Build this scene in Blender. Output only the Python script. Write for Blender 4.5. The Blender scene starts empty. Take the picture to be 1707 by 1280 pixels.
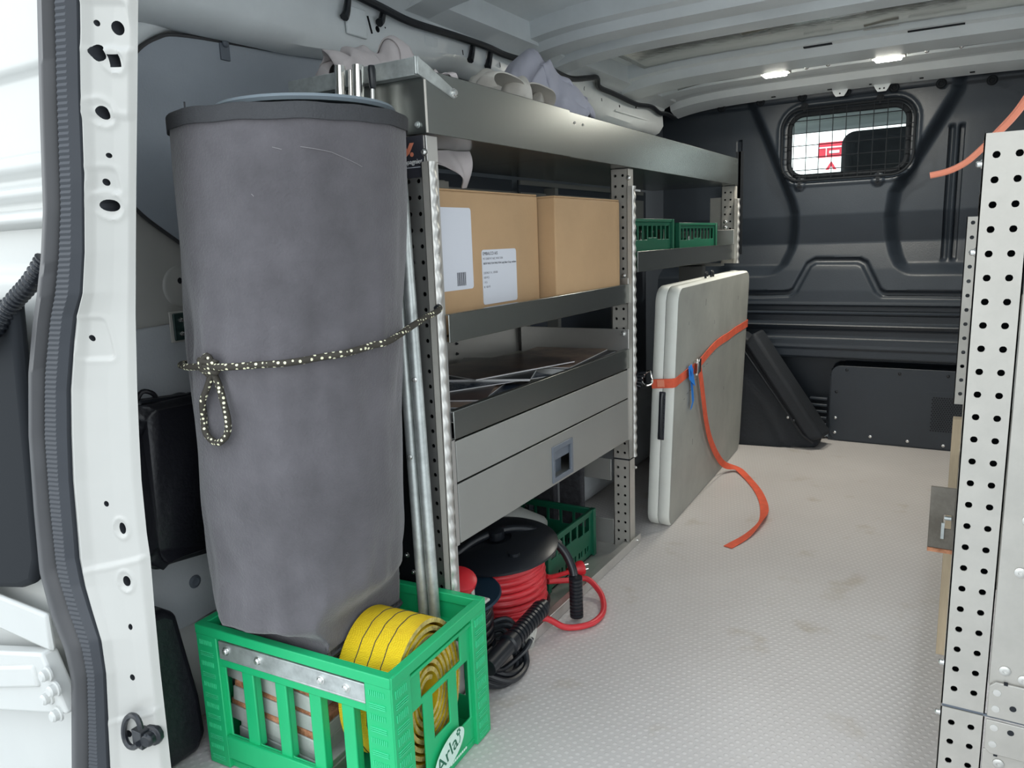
import bpy, bmesh, math, random
import numpy as np
from mathutils import Vector, Matrix, noise
random.seed(7)
C = bpy.context.scene.collection
PI = math.pi
# ------------------------------------------------------------------ camera, sky, light, exposure
cam_d = bpy.data.cameras.new('camera'); cam = bpy.data.objects.new('camera', cam_d); C.objects.link(cam)
Rv = Vector((0.8568488, 0.5143419, -0.0355332)); Uv = Vector((-0.0651742, 0.1764265, 0.9821538)); Fv = Vector((-0.5114318, 0.8392414, -0.1846927))
m4 = Matrix(((Rv.x, Uv.x, -Fv.x, 0), (Rv.y, Uv.y, -Fv.y, 0), (Rv.z, Uv.z, -Fv.z, 0.83), (0, 0, 0, 1)))
cam.matrix_world = m4
cam_d.sensor_width = 36; cam_d.lens = 36 * 1260.6 / 1707; cam_d.clip_start = 0.02
bpy.context.scene.camera = cam
vs = bpy.context.scene.view_settings
vs.view_transform = 'Standard'; vs.look = 'None'; vs.gamma = 1; vs.use_curve_mapping = False; vs.exposure = 1.02
w = bpy.data.worlds.new('sky'); bpy.context.scene.world = w; w.use_nodes = True
nt = w.node_tree; nt.nodes.clear()
wo = nt.nodes.new('ShaderNodeOutputWorld'); bg = nt.nodes.new('ShaderNodeBackground')
tc = nt.nodes.new('ShaderNodeTexCoord'); sx = nt.nodes.new('ShaderNodeSeparateXYZ'); cr = nt.nodes.new('ShaderNodeValToRGB')
nt.links.new(tc.outputs['Generated'], sx.inputs[0]); nt.links.new(sx.outputs['Z'], cr.inputs[0]); nt.links.new(cr.outputs[0], bg.inputs[0]); nt.links.new(bg.outputs[0], wo.inputs[0])
cr.color_ramp.elements[0].position = 0.0; cr.color_ramp.elements[0].color = (0.93, 0.97, 0.97, 1)
cr.color_ramp.elements[1].position = 0.7; cr.color_ramp.elements[1].color = (0.80, 0.90, 1.0, 1)
bg.inputs[1].default_value = 1.35
sd = bpy.data.lights.new('sun', 'SUN'); sd.energy = 0.05; sd.angle = math.radians(40); sd.color = (1, 0.96, 0.9)
so = bpy.data.objects.new('sun', sd); C.objects.link(so)
so.rotation_euler = Vector((-0.30, 0.80, -0.62)).to_track_quat('-Z', 'Y').to_euler()

# ------------------------------------------------------------------ materials
def mat(name, col, rough=0.5, metal=0.0, var=0.0, vscale=8.0, bump=0.0, bscale=60.0, stretch=(1, 1, 1), spec=0.5, col2=None, emit=0, sheen=0, coat=0, vlo=0.35, vhi=0.65):
    m = bpy.data.materials.new(name); m.use_nodes = True
    t = m.node_tree; b = t.nodes['Principled BSDF']
    b.inputs['Base Color'].default_value = (*col, 1); b.inputs['Roughness'].default_value = rough; b.inputs['Metallic'].default_value = metal
    b.inputs['Specular IOR Level'].default_value = spec
    if sheen: b.inputs['Sheen Weight'].default_value = sheen
    if coat: b.inputs['Coat Weight'].default_value = coat; b.inputs['Coat Roughness'].default_value = 0.15
    if emit:
        b.inputs['Emission Color'].default_value = (*col, 1); b.inputs['Emission Strength'].default_value = emit
    if var or bump or col2:
        g = t.nodes.new('ShaderNodeTexCoord'); mp = t.nodes.new('ShaderNodeMapping'); mp.inputs['Scale'].default_value = stretch
        t.links.new(g.outputs['Object'], mp.inputs[0])
    if var or col2:
        n = t.nodes.new('ShaderNodeTexNoise'); n.inputs['Scale'].default_value = vscale; n.inputs['Detail'].default_value = 6; n.inputs['Roughness'].default_value = 0.65
        t.links.new(mp.outputs[0], n.inputs['Vector'])
        r = t.nodes.new('ShaderNodeValToRGB'); r.color_ramp.elements[0].position = vlo; r.color_ramp.elements[1].position = vhi
        c2 = col2 if col2 else tuple(min(1, c * (1 + var)) for c in col)
        c1 = col if col2 else tuple(c * (1 - var) for c in col)
        r.color_ramp.elements[0].color = (*c1, 1); r.color_ramp.elements[1].color = (*c2, 1)
        t.links.new(n.outputs[0], r.inputs[0]); t.links.new(r.outputs[0], b.inputs['Base Color'])
        rr = t.nodes.new('ShaderNodeMapRange'); rr.inputs[3].default_value = max(0.05, rough - 0.06); rr.inputs[4].default_value = min(1, rough + 0.08)
        t.links.new(n.outputs[0], rr.inputs[0]); t.links.new(rr.outputs[0], b.inputs['Roughness'])
    if bump:
        n2 = t.nodes.new('ShaderNodeTexNoise'); n2.inputs['Scale'].default_value = bscale; n2.inputs['Detail'].default_value = 3
        t.links.new(mp.outputs[0], n2.inputs['Vector'])
        bp = t.nodes.new('ShaderNodeBump'); bp.inputs['Strength'].default_value = bump; bp.inputs['Distance'].default_value = 0.004
        t.links.new(n2.outputs[0], bp.inputs['Height']); t.links.new(bp.outputs[0], b.inputs['Normal'])
    return m
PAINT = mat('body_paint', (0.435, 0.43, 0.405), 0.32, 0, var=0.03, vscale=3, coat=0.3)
PAINT_LIT = mat('body_paint_lightened', (0.76, 0.795, 0.805), 0.38, 0, var=0.06, vscale=4, coat=0.2)  # same body paint, lightened in colour to stand in for light inside
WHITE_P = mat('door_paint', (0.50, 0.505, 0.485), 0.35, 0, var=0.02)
LINING = mat('grey_lining', (0.35, 0.385, 0.43), 0.6, 0, var=0.05, vscale=5, bump=0.15, bscale=220)
LINING_D = mat('shaded_lining', (0.05, 0.06, 0.075), 0.6)  # lining darkened; the shade behind the racking is put into its colour
LINING_L = mat('lower_grey_lining', (0.46, 0.48, 0.50), 0.62, 0, var=0.05, vscale=5, bump=0.15, bscale=220)
BLACKP = mat('black_moulded_plastic', (0.021, 0.028, 0.038), 0.42, 0, var=0.08, vscale=4, bump=0.12, bscale=300, spec=0.55)  # bluish lift of haze and flare put into the black
RUBBER = mat('rubber_seal', (0.045, 0.045, 0.048), 0.45, 0, var=0.1, vscale=10)
RUBBER2 = mat('ribbed_rubber', (0.032, 0.036, 0.044), 0.5)
MATB = mat('matt_black', (0.010, 0.012, 0.015), 0.75, spec=0.2)
DARK = mat('dark_cavity', (0.01, 0.012, 0.016), 0.8)
ALU = mat('brushed_aluminium', (0.55, 0.54, 0.52), 0.38, 0.9, var=0.05, vscale=6, bump=0.05, bscale=90, stretch=(1, 0.06, 1))
ALU_P = mat('plain_aluminium', (0.66, 0.65, 0.62), 0.45, 0.85, var=0.07, vscale=14)
ALU_D = mat('drawer_aluminium', (0.36, 0.36, 0.34), 0.5, 0.6, var=0.03, vscale=5)
ALU_W = mat('bright_post_aluminium', (0.47, 0.45, 0.41), 0.42, 0.45, var=0.05, vscale=25)
STEEL = mat('stainless_tray', (0.31, 0.325, 0.31), 0.27, 0.95)
GALV = mat('galvanised_steel', (0.50, 0.53, 0.52), 0.42, 0.7, var=0.18, vscale=40)
ZINC = mat('zinc_bolt', (0.72, 0.72, 0.70), 0.25, 0.9)
CHROME = mat('chrome', (0.8, 0.78, 0.74), 0.15, 1.0)
CARD = mat('brown_cardboard', (0.47, 0.305, 0.165), 0.8, 0, var=0.05, vscale=6, bump=0.1, bscale=150)
CARD_L = mat('light_cardboard_edge', (0.52, 0.36, 0.21), 0.8, 0, var=0.04)
PAPER = mat('white_label_paper', (0.66, 0.68, 0.74), 0.6)
INK = mat('black_print', (0.03, 0.03, 0.04), 0.7)
INKG = mat('grey_print', (0.25, 0.25, 0.28), 0.7)
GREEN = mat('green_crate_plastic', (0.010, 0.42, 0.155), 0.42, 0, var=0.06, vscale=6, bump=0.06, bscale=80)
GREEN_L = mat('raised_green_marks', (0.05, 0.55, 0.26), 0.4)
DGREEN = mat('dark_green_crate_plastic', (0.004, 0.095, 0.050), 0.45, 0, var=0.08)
FAB = mat('dark_canvas', (0.088, 0.082, 0.090), 0.92, 0, var=0.22, vscale=7, bump=0.35, bscale=260, sheen=0.25)
FAB2 = mat('canvas_hem', (0.045, 0.046, 0.05), 0.85, 0, var=0.15, bump=0.4, bscale=300)
NYLON = mat('black_nylon', (0.010, 0.010, 0.014), 0.42, 0, var=0.2, vscale=5, bump=0.3, bscale=90, spec=0.5)
DARKBAG = mat('dark_grey_bag', (0.014, 0.017, 0.022), 0.7, 0, var=0.2, bump=0.2, bscale=120)
CLOTH = mat('pale_grey_cloth', (0.58, 0.53, 0.53), 0.9, 0, var=0.05, vscale=5, bump=0.12, bscale=200)
CLOTH2 = mat('lilac_grey_cloth', (0.50, 0.50, 0.58), 0.9, 0, var=0.04, vscale=5, bump=0.12, bscale=200)
CLOTH3 = mat('cream_cloth', (0.60, 0.57, 0.52), 0.9, 0, var=0.05, vscale=5, bump=0.12, bscale=200)
TABLE_E = mat('white_table_plastic', (0.70, 0.71, 0.66), 0.5, 0, var=0.03, vscale=10)
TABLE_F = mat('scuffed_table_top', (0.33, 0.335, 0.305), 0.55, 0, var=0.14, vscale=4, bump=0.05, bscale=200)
ORANGE = mat('orange_webbing', (0.72, 0.11, 0.05), 0.75, 0, var=0.12, vscale=25, bump=0.2, bscale=400)
ORANGE_C = mat('orange_cord', (0.85, 0.28, 0.17), 0.5)
BLUE = mat('blue_webbing', (0.02, 0.22, 0.72), 0.6)
RED = mat('red_cable', (0.62, 0.035, 0.045), 0.4, 0, var=0.08, vscale=20)
BLACKC = mat('black_cable', (0.012, 0.014, 0.018), 0.4)
BLACKG = mat('black_tool_plastic', (0.010, 0.012, 0.016), 0.33, 0, spec=0.5)
BLUEB = mat('dark_blue_disc', (0.012, 0.030, 0.050), 0.35)
GREYP = mat('grey_plastic', (0.50, 0.49, 0.45), 0.45)
GREYB = mat('blue_grey_plastic', (0.13, 0.15, 0.18), 0.4)
REDP = mat('red_plastic', (0.62, 0.02, 0.03), 0.35)
WOOD = mat('pale_wood', (0.42, 0.33, 0.22), 0.7, 0, var=0.15, vscale=10, stretch=(4, 4, 0.5))
RUSTY = mat('rusty_slab_edge', (0.22, 0.075, 0.03), 0.95, 0, col2=(0.58, 0.27, 0.15), vscale=60, bump=0.8, bscale=120)
SLAB = mat('zinc_slab', (0.34, 0.35, 0.335), 0.6, 0.15, col2=(0.52, 0.53, 0.50), vscale=12, bump=0.1, bscale=60)
OLDSTEEL = mat('dirty_steel_plate', (0.12, 0.105, 0.085), 0.55, 0.4, col2=(0.22, 0.20, 0.17), vscale=18)
GREYDISC = mat('grey_lid', (0.20, 0.24, 0.27), 0.5)
FELT = mat('dark_felt_board', (0.03, 0.03, 0.035), 0.95, 0, var=0.4, vscale=60, bump=0.6, bscale=120)
GLASSM = mat('bulkhead_glass', (0.8, 0.9, 0.88), 0.02)
GLASSM.node_tree.nodes['Principled BSDF'].inputs['Transmission Weight'].default_value = 1.0
GLASSM.node_tree.nodes['Principled BSDF'].inputs['IOR'].default_value = 1.02
LAMPM = mat('lamp_diffuser', (1.0, 0.97, 0.86), 0.3, emit=28)
SIGNRED = mat('red_sign', (0.75, 0.04, 0.07), 0.5)
WHITE = mat('white_paint', (0.85, 0.85, 0.85), 0.5)
HEADL = mat('headliner', (0.40, 0.42, 0.41), 0.8)
SEAT = mat('seat_cloth', (0.025, 0.025, 0.03), 0.85)
CLEAR = mat('milky_bottle', (0.32, 0.33, 0.31), 0.4)
CONC = mat('asphalt', (0.42, 0.42, 0.41), 0.9, 0, var=0.15, vscale=4)
FOIL = mat('foil_insulation', (0.72, 0.70, 0.62), 0.16, 0.85, bump=0.12, bscale=40)
# floor: studded grey vinyl with faint stains
FLOOR = bpy.data.materials.new('studded_vinyl'); FLOOR.use_nodes = True
t = FLOOR.node_tree; b = t.nodes['Principled BSDF']
g = t.nodes.new('ShaderNodeTexCoord')
n1 = t.nodes.new('ShaderNodeTexNoise'); n1.inputs['Scale'].default_value = 3.0; n1.inputs['Detail'].default_value = 7
r1 = t.nodes.new('ShaderNodeValToRGB'); r1.color_ramp.elements[0].position = 0.3; r1.color_ramp.elements[1].position = 0.75
r1.color_ramp.elements[0].color = (0.60, 0.565, 0.545, 1); r1.color_ramp.elements[1].color = (0.68, 0.645, 0.625, 1)
vo = t.nodes.new('ShaderNodeTexVoronoi'); vo.inputs['Scale'].default_value = 75; vo.inputs['Randomness'].default_value = 0.0
mpf = t.nodes.new('ShaderNodeMapping'); mpf.inputs['Rotation'].default_value = (0, 0, 0.5)
rv = t.nodes.new('ShaderNodeValToRGB'); rv.color_ramp.elements[0].position = 0.30; rv.color_ramp.elements[1].position = 0.42
rv.color_ramp.elements[0].color = (1, 1, 1, 1); rv.color_ramp.elements[1].color = (0, 0, 0, 1)
mx = t.nodes.new('ShaderNodeMix'); mx.data_type = 'RGBA'; mx.blend_type = 'MULTIPLY'; mx.inputs[0].default_value = 0.12
n3 = t.nodes.new('ShaderNodeTexNoise'); n3.inputs['Scale'].default_value = 9; n3.inputs['Detail'].default_value = 4
r3 = t.nodes.new('ShaderNodeValToRGB'); r3.color_ramp.elements[0].position = 0.62; r3.color_ramp.elements[1].position = 0.74
r3.color_ramp.elements[0].color = (1, 1, 1, 1); r3.color_ramp.elements[1].color = (0.82, 0.78, 0.70, 1)
mx2 = t.nodes.new('ShaderNodeMix'); mx2.data_type = 'RGBA'; mx2.blend_type = 'MULTIPLY'; mx2.inputs[0].default_value = 0.8
bp = t.nodes.new('ShaderNodeBump'); bp.inputs['Strength'].default_value = 0.35; bp.inputs['Distance'].default_value = 0.001
t.links.new(g.outputs['Object'], mpf.inputs[0]); t.links.new(mpf.outputs[0], vo.inputs['Vector']); t.links.new(g.outputs['Object'], n1.inputs['Vector']); t.links.new(g.outputs['Object'], n3.inputs['Vector'])
t.links.new(n1.outputs[0], r1.inputs[0]); t.links.new(vo.outputs['Distance'], rv.inputs[0])
t.links.new(r1.outputs[0], mx.inputs[6]); t.links.new(rv.outputs[0], mx.inputs[7]); t.links.new(n3.outputs[0], r3.inputs[0])
t.links.new(mx.outputs[2], mx2.inputs[6]); t.links.new(r3.outputs[0], mx2.inputs[7]); t.links.new(mx2.outputs[2], b.inputs['Base Color'])
t.links.new(rv.outputs[0], bp.inputs['Height']); t.links.new(bp.outputs[0], b.inputs['Normal'])
b.inputs['Roughness'].default_value = 0.42
# rope with light flecks: checker-like twist from object coordinates
def fleck_mat(name, base, fleck, sc=210, th=0.26):
    m = bpy.data.materials.new(name); m.use_nodes = True; t = m.node_tree; b = t.nodes['Principled BSDF']
    g = t.nodes.new('ShaderNodeTexCoord'); v = t.nodes.new('ShaderNodeTexVoronoi'); v.inputs['Scale'].default_value = sc; v.inputs['Randomness'].default_value = 0.25
    r = t.nodes.new('ShaderNodeValToRGB'); r.color_ramp.elements[0].position = th; r.color_ramp.elements[1].position = th + 0.06
    r.color_ramp.elements[0].color = (*fleck, 1); r.color_ramp.elements[1].color = (*base, 1)
    t.links.new(g.outputs['Object'], v.inputs['Vector']); t.links.new(v.outputs['Distance'], r.inputs[0]); t.links.new(r.outputs[0], b.inputs['Base Color'])
    b.inputs['Roughness'].default_value = 0.8
    return m
ROPE = fleck_mat('flecked_elastic_cord', (0.035, 0.03, 0.022), (0.80, 0.78, 0.55), 150, 0.27)
# yellow webbing with woven ribs (wave across the band)
def web_mat(name, c1, c2, scale):
    m = bpy.data.materials.new(name); m.use_nodes = True; t = m.node_tree; b = t.nodes['Principled BSDF']
    g = t.nodes.new('ShaderNodeUVMap'); wv = t.nodes.new('ShaderNodeTexWave'); wv.wave_type = 'BANDS'; wv.bands_direction = 'Y'; wv.inputs['Scale'].default_value = scale; wv.inputs['Distortion'].default_value = 1.2
    r = t.nodes.new('ShaderNodeValToRGB'); r.color_ramp.elements[0].color = (*c1, 1); r.color_ramp.elements[1].color = (*c2, 1)
    n = t.nodes.new('ShaderNodeTexNoise'); n.inputs['Scale'].default_value = 6; n.inputs['Detail'].default_value = 5
    r2 = t.nodes.new('ShaderNodeValToRGB'); r2.color_ramp.elements[0].position = 0.5; r2.color_ramp.elements[1].position = 0.75; r2.color_ramp.elements[0].color = (1, 1, 1, 1); r2.color_ramp.elements[1].color = (0.75, 0.6, 0.4, 1)
    mx = t.nodes.new('ShaderNodeMix'); mx.data_type = 'RGBA'; mx.blend_type = 'MULTIPLY'; mx.inputs[0].default_value = 0.7
    bp = t.nodes.new('ShaderNodeBump'); bp.inputs['Strength'].default_value = 0.6; bp.inputs['Distance'].default_value = 0.0015
    t.links.new(g.outputs[0], wv.inputs['Vector']); t.links.new(wv.outputs[0], r.inputs[0]); t.links.new(g.outputs[0], n.inputs['Vector']); t.links.new(n.outputs[0], r2.inputs[0])
    t.links.new(r.outputs[0], mx.inputs[6]); t.links.new(r2.outputs[0], mx.inputs[7]); t.links.new(mx.outputs[2], b.inputs['Base Color']); t.links.new(wv.outputs[0], bp.inputs['Height']); t.links.new(bp.outputs[0], b.inputs['Normal'])
    b.inputs['Roughness'].default_value = 0.75
    return m
YELLOW = web_mat('yellow_webbing', (0.66, 0.42, 0.004), (0.98, 0.72, 0.008), 60)
YEDGE = mat('webbing_edge', (0.50, 0.38, 0.12), 0.9, 0, var=0.35, vscale=90, bump=0.6, bscale=300)

# ------------------------------------------------------------------ mesh helpers
class MB:
    def __init__(s): s.bm = bmesh.new(); s.uv = s.bm.loops.layers.uv.new('UVMap')
    def box(s, x0, x1, y0, y1, z0, z1, mi=0, M=None):
        v = [s.bm.verts.new(Vector(p)) for p in ((x0,y0,z0),(x1,y0,z0),(x1,y1,z0),(x0,y1,z0),(x0,y0,z1),(x1,y0,z1),(x1,y1,z1),(x0,y1,z1))]
        if M is not None:
            for q in v: q.co = M @ q.co
        for f in ((0,3,2,1),(4,5,6,7),(0,1,5,4),(1,2,6,5),(2,3,7,6),(3,0,4,7)):
            s.bm.faces.new([v[i] for i in f]).material_index = mi
        return s
    def hexa(s, P, mi=0):
        v = [s.bm.verts.new(Vector(p)) for p in P]
        for f in ((0,3,2,1),(4,5,6,7),(0,1,5,4),(1,2,6,5),(2,3,7,6),(3,0,4,7)):
            s.bm.faces.new([v[i] for i in f]).material_index = mi
        return s
    def rings(s, rings, closed=True, cap=True, mi=0, uv=False):
        V = [[s.bm.verts.new(Vector(p)) for p in r] for r in rings]
        n = len(V[0])
        for i in range(len(V) - 1):
            for j in range(n if closed else n - 1):
                k = (j + 1) % n
                f = s.bm.faces.new((V[i][j], V[i][k], V[i+1][k], V[i+1][j])); f.material_index = mi
                if uv:
                    for l, (a, c) in zip(f.loops, ((i, j), (i, j+1), (i+1, j+1), (i+1, j))): l[s.uv].uv = (c / (n - 1), a / 40.0)
        if cap and closed:
            s.bm.faces.new(V[0][::-1]).material_index = mi; s.bm.faces.new(V[-1]).material_index = mi
        return s
    def tube(s, path, r, seg=10, closed=False, mi=0, smooth=0, flat=None):
        P = [Vector(p) for p in path]
        if smooth: P = spline(P, smooth, closed)
        R = r if isinstance(r, (list, tuple)) else [r] * len(P)
        if len(R) != len(P): R = [R[0] + (R[-1] - R[0]) * i / (len(P) - 1) for i in range(len(P))]
        rings = []; up = None
        for i, p in enumerate(P):
            a = P[(i - 1) % len(P)] if (closed or i > 0) else p; c = P[(i + 1) % len(P)] if (closed or i < len(P) - 1) else p
            d = (c - a)
            if d.length < 1e-9: d = Vector((0, 0, 1))
            d.normalize()
            if up is None: up = d.orthogonal().normalized()
            up = (up - d * up.dot(d))
            if up.length < 1e-6: up = d.orthogonal()
            up.normalize(); sd = d.cross(up)
            rings.append([p + (up * math.cos(2*PI*j/seg) + sd * math.sin(2*PI*j/seg)) * R[i] for j in range(seg)])
        if closed: rings.append(rings[0]); return s.rings(rings, cap=False, mi=mi)
        return s.rings(rings, mi=mi)
    def cyl(s, a, b, r, r2=None, seg=20, mi=0):
        return s.tube([a, b], [r, r if r2 is None else r2], seg, mi=mi)
    def lathe(s, prof, org=(0,0,0), axis=(0,0,1), seg=32, mi=0, sx=1, sy=1):
        ax = Vector(axis).normalized(); u = ax.orthogonal().normalized() if abs(ax.z) < 0.99 else Vector((1,0,0)); v = ax.cross(u); o = Vector(org)
        rings = [[o + ax*h + (u*math.cos(2*PI*j/seg)*sx + v*math.sin(2*PI*j/seg)*sy)*max(r, 1e-4) for j in range(seg)] for r, h in prof]
        return s.rings(rings, mi=mi)
    def sphere(s, c, r, sx=1, sy=1, sz=1, seg=16, mi=0):
        c = Vector(c); n = seg // 2; rings = []
        for i in range(n + 1):
            th = PI * (0.02 + 0.96 * i / n)
            rings.append([c + Vector((sx*math.sin(th)*math.cos(2*PI*j/seg), sy*math.sin(th)*math.sin(2*PI*j/seg), sz*math.cos(th))) * r for j in range(seg)])
        return s.rings(rings, mi=mi)
    def prism(s, pts, ext, mi=0):
        e = Vector(ext); a = [s.bm.verts.new(Vector(p)) for p in pts]; c = [s.bm.verts.new(Vector(p) + e) for p in pts]; n = len(a)
        s.bm.faces.new(a[::-1]).material_index = mi; s.bm.faces.new(c).material_index = mi
        for i in range(n): s.bm.faces.new((a[i], a[(i+1) % n], c[(i+1) % n], c[i])).material_index = mi
        return s
    def ribbon(s, pts, widths, wdir, th, mi=0):
        # flat band along pts, width direction per point
        rings = []; P = [Vector(p) for p in pts]
        for i, p in enumerate(P):
            d = (P[min(i+1, len(P)-1)] - P[max(i-1, 0)]).normalized(); wd = wdir[i] if isinstance(wdir, list) else wdir
            wd = Vector(wd); wd = (wd - d * wd.dot(d)).normalized(); n = d.cross(wd); hw = widths / 2
            rings.append([p - wd*hw - n*th/2, p + wd*hw - n*th/2, p + wd*hw + n*th/2, p - wd*hw + n*th/2])
        return s.rings(rings, mi=mi)
    def perf(s, o, u, v, W, H, cu, cv, r, th, mi=0, seg=10):
        # plate W x H from origin o along u,v with round holes at every cu x cv
        o = Vector(o); u = Vector(u); v = Vector(v); n = u.cross(v).normalized()
        eu = [0] + [(a + c) / 2 for a, c in zip(cu, cu[1:])] + [W]; ev = [0] + [(a + c) / 2 for a, c in zip(cv, cv[1:])] + [H]
        def P(a, c, d=0): return o + u*a + v*c - n*d
        for i, hu in enumerate(cu):
            for j, hv in enumerate(cv):
                u0, u1, v0, v1 = eu[i], eu[i+1], ev[j], ev[j+1]
                ang = sorted([2*PI*k/seg + 0.05 for k in range(seg)] + [math.atan2(c - hv, a - hu) % (2*PI) for a in (u0, u1) for c in (v0, v1)])
                inn, out = [], []
                for t in ang:
                    ca, sa = math.cos(t), math.sin(t); k = 1e9
                    if ca > 1e-9: k = min(k, (u1 - hu)/ca)
                    if ca < -1e-9: k = min(k, (u0 - hu)/ca)
                    if sa > 1e-9: k = min(k, (v1 - hv)/sa)
                    if sa < -1e-9: k = min(k, (v0 - hv)/sa)
                    inn.append((hu + r*ca, hv + r*sa)); out.append((hu + k*ca, hv + k*sa))
                vi = [s.bm.verts.new(P(*q)) for q in inn]; vo = [s.bm.verts.new(P(*q)) for q in out]; vb = [s.bm.verts.new(P(*q, th)) for q in inn]; vob = [s.bm.verts.new(P(*q, th)) for q in out]
                m = len(ang)
                for k in range(m):
                    q = (k+1) % m
                    for fv in ((vo[k], vo[q], vi[q], vi[k]), (vi[k], vi[q], vb[q], vb[k]), (vob[q], vob[k], vb[k], vb[q])):
                        s.bm.faces.new(fv).material_index = mi
        return s
    def grid(s, nx, ny, fn, skip=None, mi=0):
        V = [[s.bm.verts.new(Vector(fn(i, j))) for j in range(ny)] for i in range(nx)]
        for i in range(nx - 1):
            for j in range(ny - 1):
                if skip and skip(i, j): continue
                f = s.bm.faces.new((V[i][j], V[i+1][j], V[i+1][j+1], V[i][j+1])); f.material_index = mi
                for l, (a, c) in zip(f.loops, ((i, j), (i+1, j), (i+1, j+1), (i, j+1))): l[s.uv].uv = (a / nx, c / ny)
        return s
    def windowed(s, o, u, v, n, W, H, th, holes, mi=0):
        # plate with rectangular openings (u0,u1,v0,v1)
        o = Vector(o); u = Vector(u); v = Vector(v); n = Vector(n)
        us = sorted({0, W} | {h[0] for h in holes} | {h[1] for h in holes}); vv = sorted({0, H} | {h[2] for h in holes} | {h[3] for h in holes})
        solid = {}
        for i in range(len(us)-1):
            for j in range(len(vv)-1):
                cu, cv = (us[i]+us[i+1])/2, (vv[j]+vv[j+1])/2
                solid[i, j] = not any(h[0] < cu < h[1] and h[2] < cv < h[3] for h in holes)
        cache = {}
        def V(i, j, k):
            if (i, j, k) not in cache: cache[i, j, k] = s.bm.verts.new(o + u*us[i] + v*vv[j] - n*(th*k))
            return cache[i, j, k]
        for (i, j), ok in solid.items():
            if not ok: continue
            s.bm.faces.new((V(i,j,0), V(i+1,j,0), V(i+1,j+1,0), V(i,j+1,0))).material_index = mi
            s.bm.faces.new((V(i,j,1), V(i,j+1,1), V(i+1,j+1,1), V(i+1,j,1))).material_index = mi
            for (di, dj, a, c) in ((-1,0,(i,j),(i,j+1)),(1,0,(i+1,j),(i+1,j+1)),(0,-1,(i,j),(i+1,j)),(0,1,(i,j+1),(i+1,j+1))):
                if not solid.get((i+di, j+dj), False):
                    s.bm.faces.new((V(*a,0), V(*c,0), V(*c,1), V(*a,1))).material_index = mi
        return s
    def build(s, name, mats, parent=None, bevel=0, bseg=2, ang=40, smooth=True):
        bmesh.ops.recalc_face_normals(s.bm, faces=s.bm.faces)
        if parent is not None:
            off = Vector(parent['_o']) if '_o' in parent else Vector((0,0,0))
            for v in s.bm.verts: v.co -= off
            org = off
        else:
            vs_ = [v.co for v in s.bm.verts]
            lo = Vector([min(c[k] for c in vs_) for k in range(3)]); hi = Vector([max(c[k] for c in vs_) for k in range(3)])
            org = Vector(((lo.x+hi.x)/2, (lo.y+hi.y)/2, lo.z))
            for v in s.bm.verts: v.co -= org
        me = bpy.data.meshes.new(name); s.bm.to_mesh(me); s.bm.free()
        for m in (mats if isinstance(mats, (list, tuple)) else [mats]): me.materials.append(m)
        if smooth:
            me.polygons.foreach_set('use_smooth', [True]*len(me.polygons)); me.set_sharp_from_angle(angle=math.radians(ang))
        o = bpy.data.objects.new(name, me); C.objects.link(o)
        if parent is not None: o.parent = parent; o['_o'] = tuple(org)
        else: o.location = org; o['_o'] = tuple(org)
        if bevel:
            bv = o.modifiers.new('bevel', 'BEVEL'); bv.width = bevel; bv.segments = bseg; bv.limit_method = 'ANGLE'; bv.angle_limit = math.radians(35)
            bv.harden_normals = False
        return o
def spline(P, n, closed=False):
    out = []; m = len(P)
    for i in range(m if closed else m - 1):
        g = (lambda k: P[k % m]) if closed else (lambda k: P[max(0, min(m-1, k))])
        p0, p1, p2, p3 = g(i-1), g(i), g(i+1), g(i+2)
        for k in range(n):
            t = k / n; out.append(0.5*((2*p1) + (p2-p0)*t + (2*p0-5*p1+4*p2-p3)*t*t + (3*p1-p0-3*p2+p3)*t*t*t))
    if not closed: out.append(P[-1].copy())
    return out
def thing(name, label, cat, loc, group=None):
    o = bpy.data.objects.new(name, None); C.objects.link(o); o.location = loc; o['_o'] = tuple(loc); o['label'] = label; o['category'] = cat
    o.empty_display_size = 0.05
    if group: o['group'] = group
    return o
def tag(o, label, cat, group=None):
    o['label'] = label; o['category'] = cat
    if group: o['group'] = group
    return o
def struct(o): o['kind'] = 'structure'; return o
def text_mesh(name, txt, size, M, material, parent, depth=0.0004):
    cu = bpy.data.curves.new(name, 'FONT'); cu.body = txt; cu.size = size; cu.extrude = depth; cu.align_x = 'LEFT'
    o = bpy.data.objects.new(name, cu); C.objects.link(o)
    me = bpy.data.meshes.new_from_object(o.evaluated_get(bpy.context.evaluated_depsgraph_get()))
    bpy.data.objects.remove(o)
    me.transform(Matrix.Translation(-Vector(parent['_o'])) @ M); me.materials.clear(); me.materials.append(material)
    o = bpy.data.objects.new(name, me); C.objects.link(o); o.parent = parent; o['_o'] = parent['_o']
    return o
def frame(o, u, v):   # matrix mapping local x->u, y->v, z->u x v at o
    u = Vector(u).normalized(); v = Vector(v).normalized(); n = u.cross(v); o = Vector(o)
    return Matrix(((u.x, v.x, n.x, o.x), (u.y, v.y, n.y, o.y), (u.z, v.z, n.z, o.z), (0, 0, 0, 1)))
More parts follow.
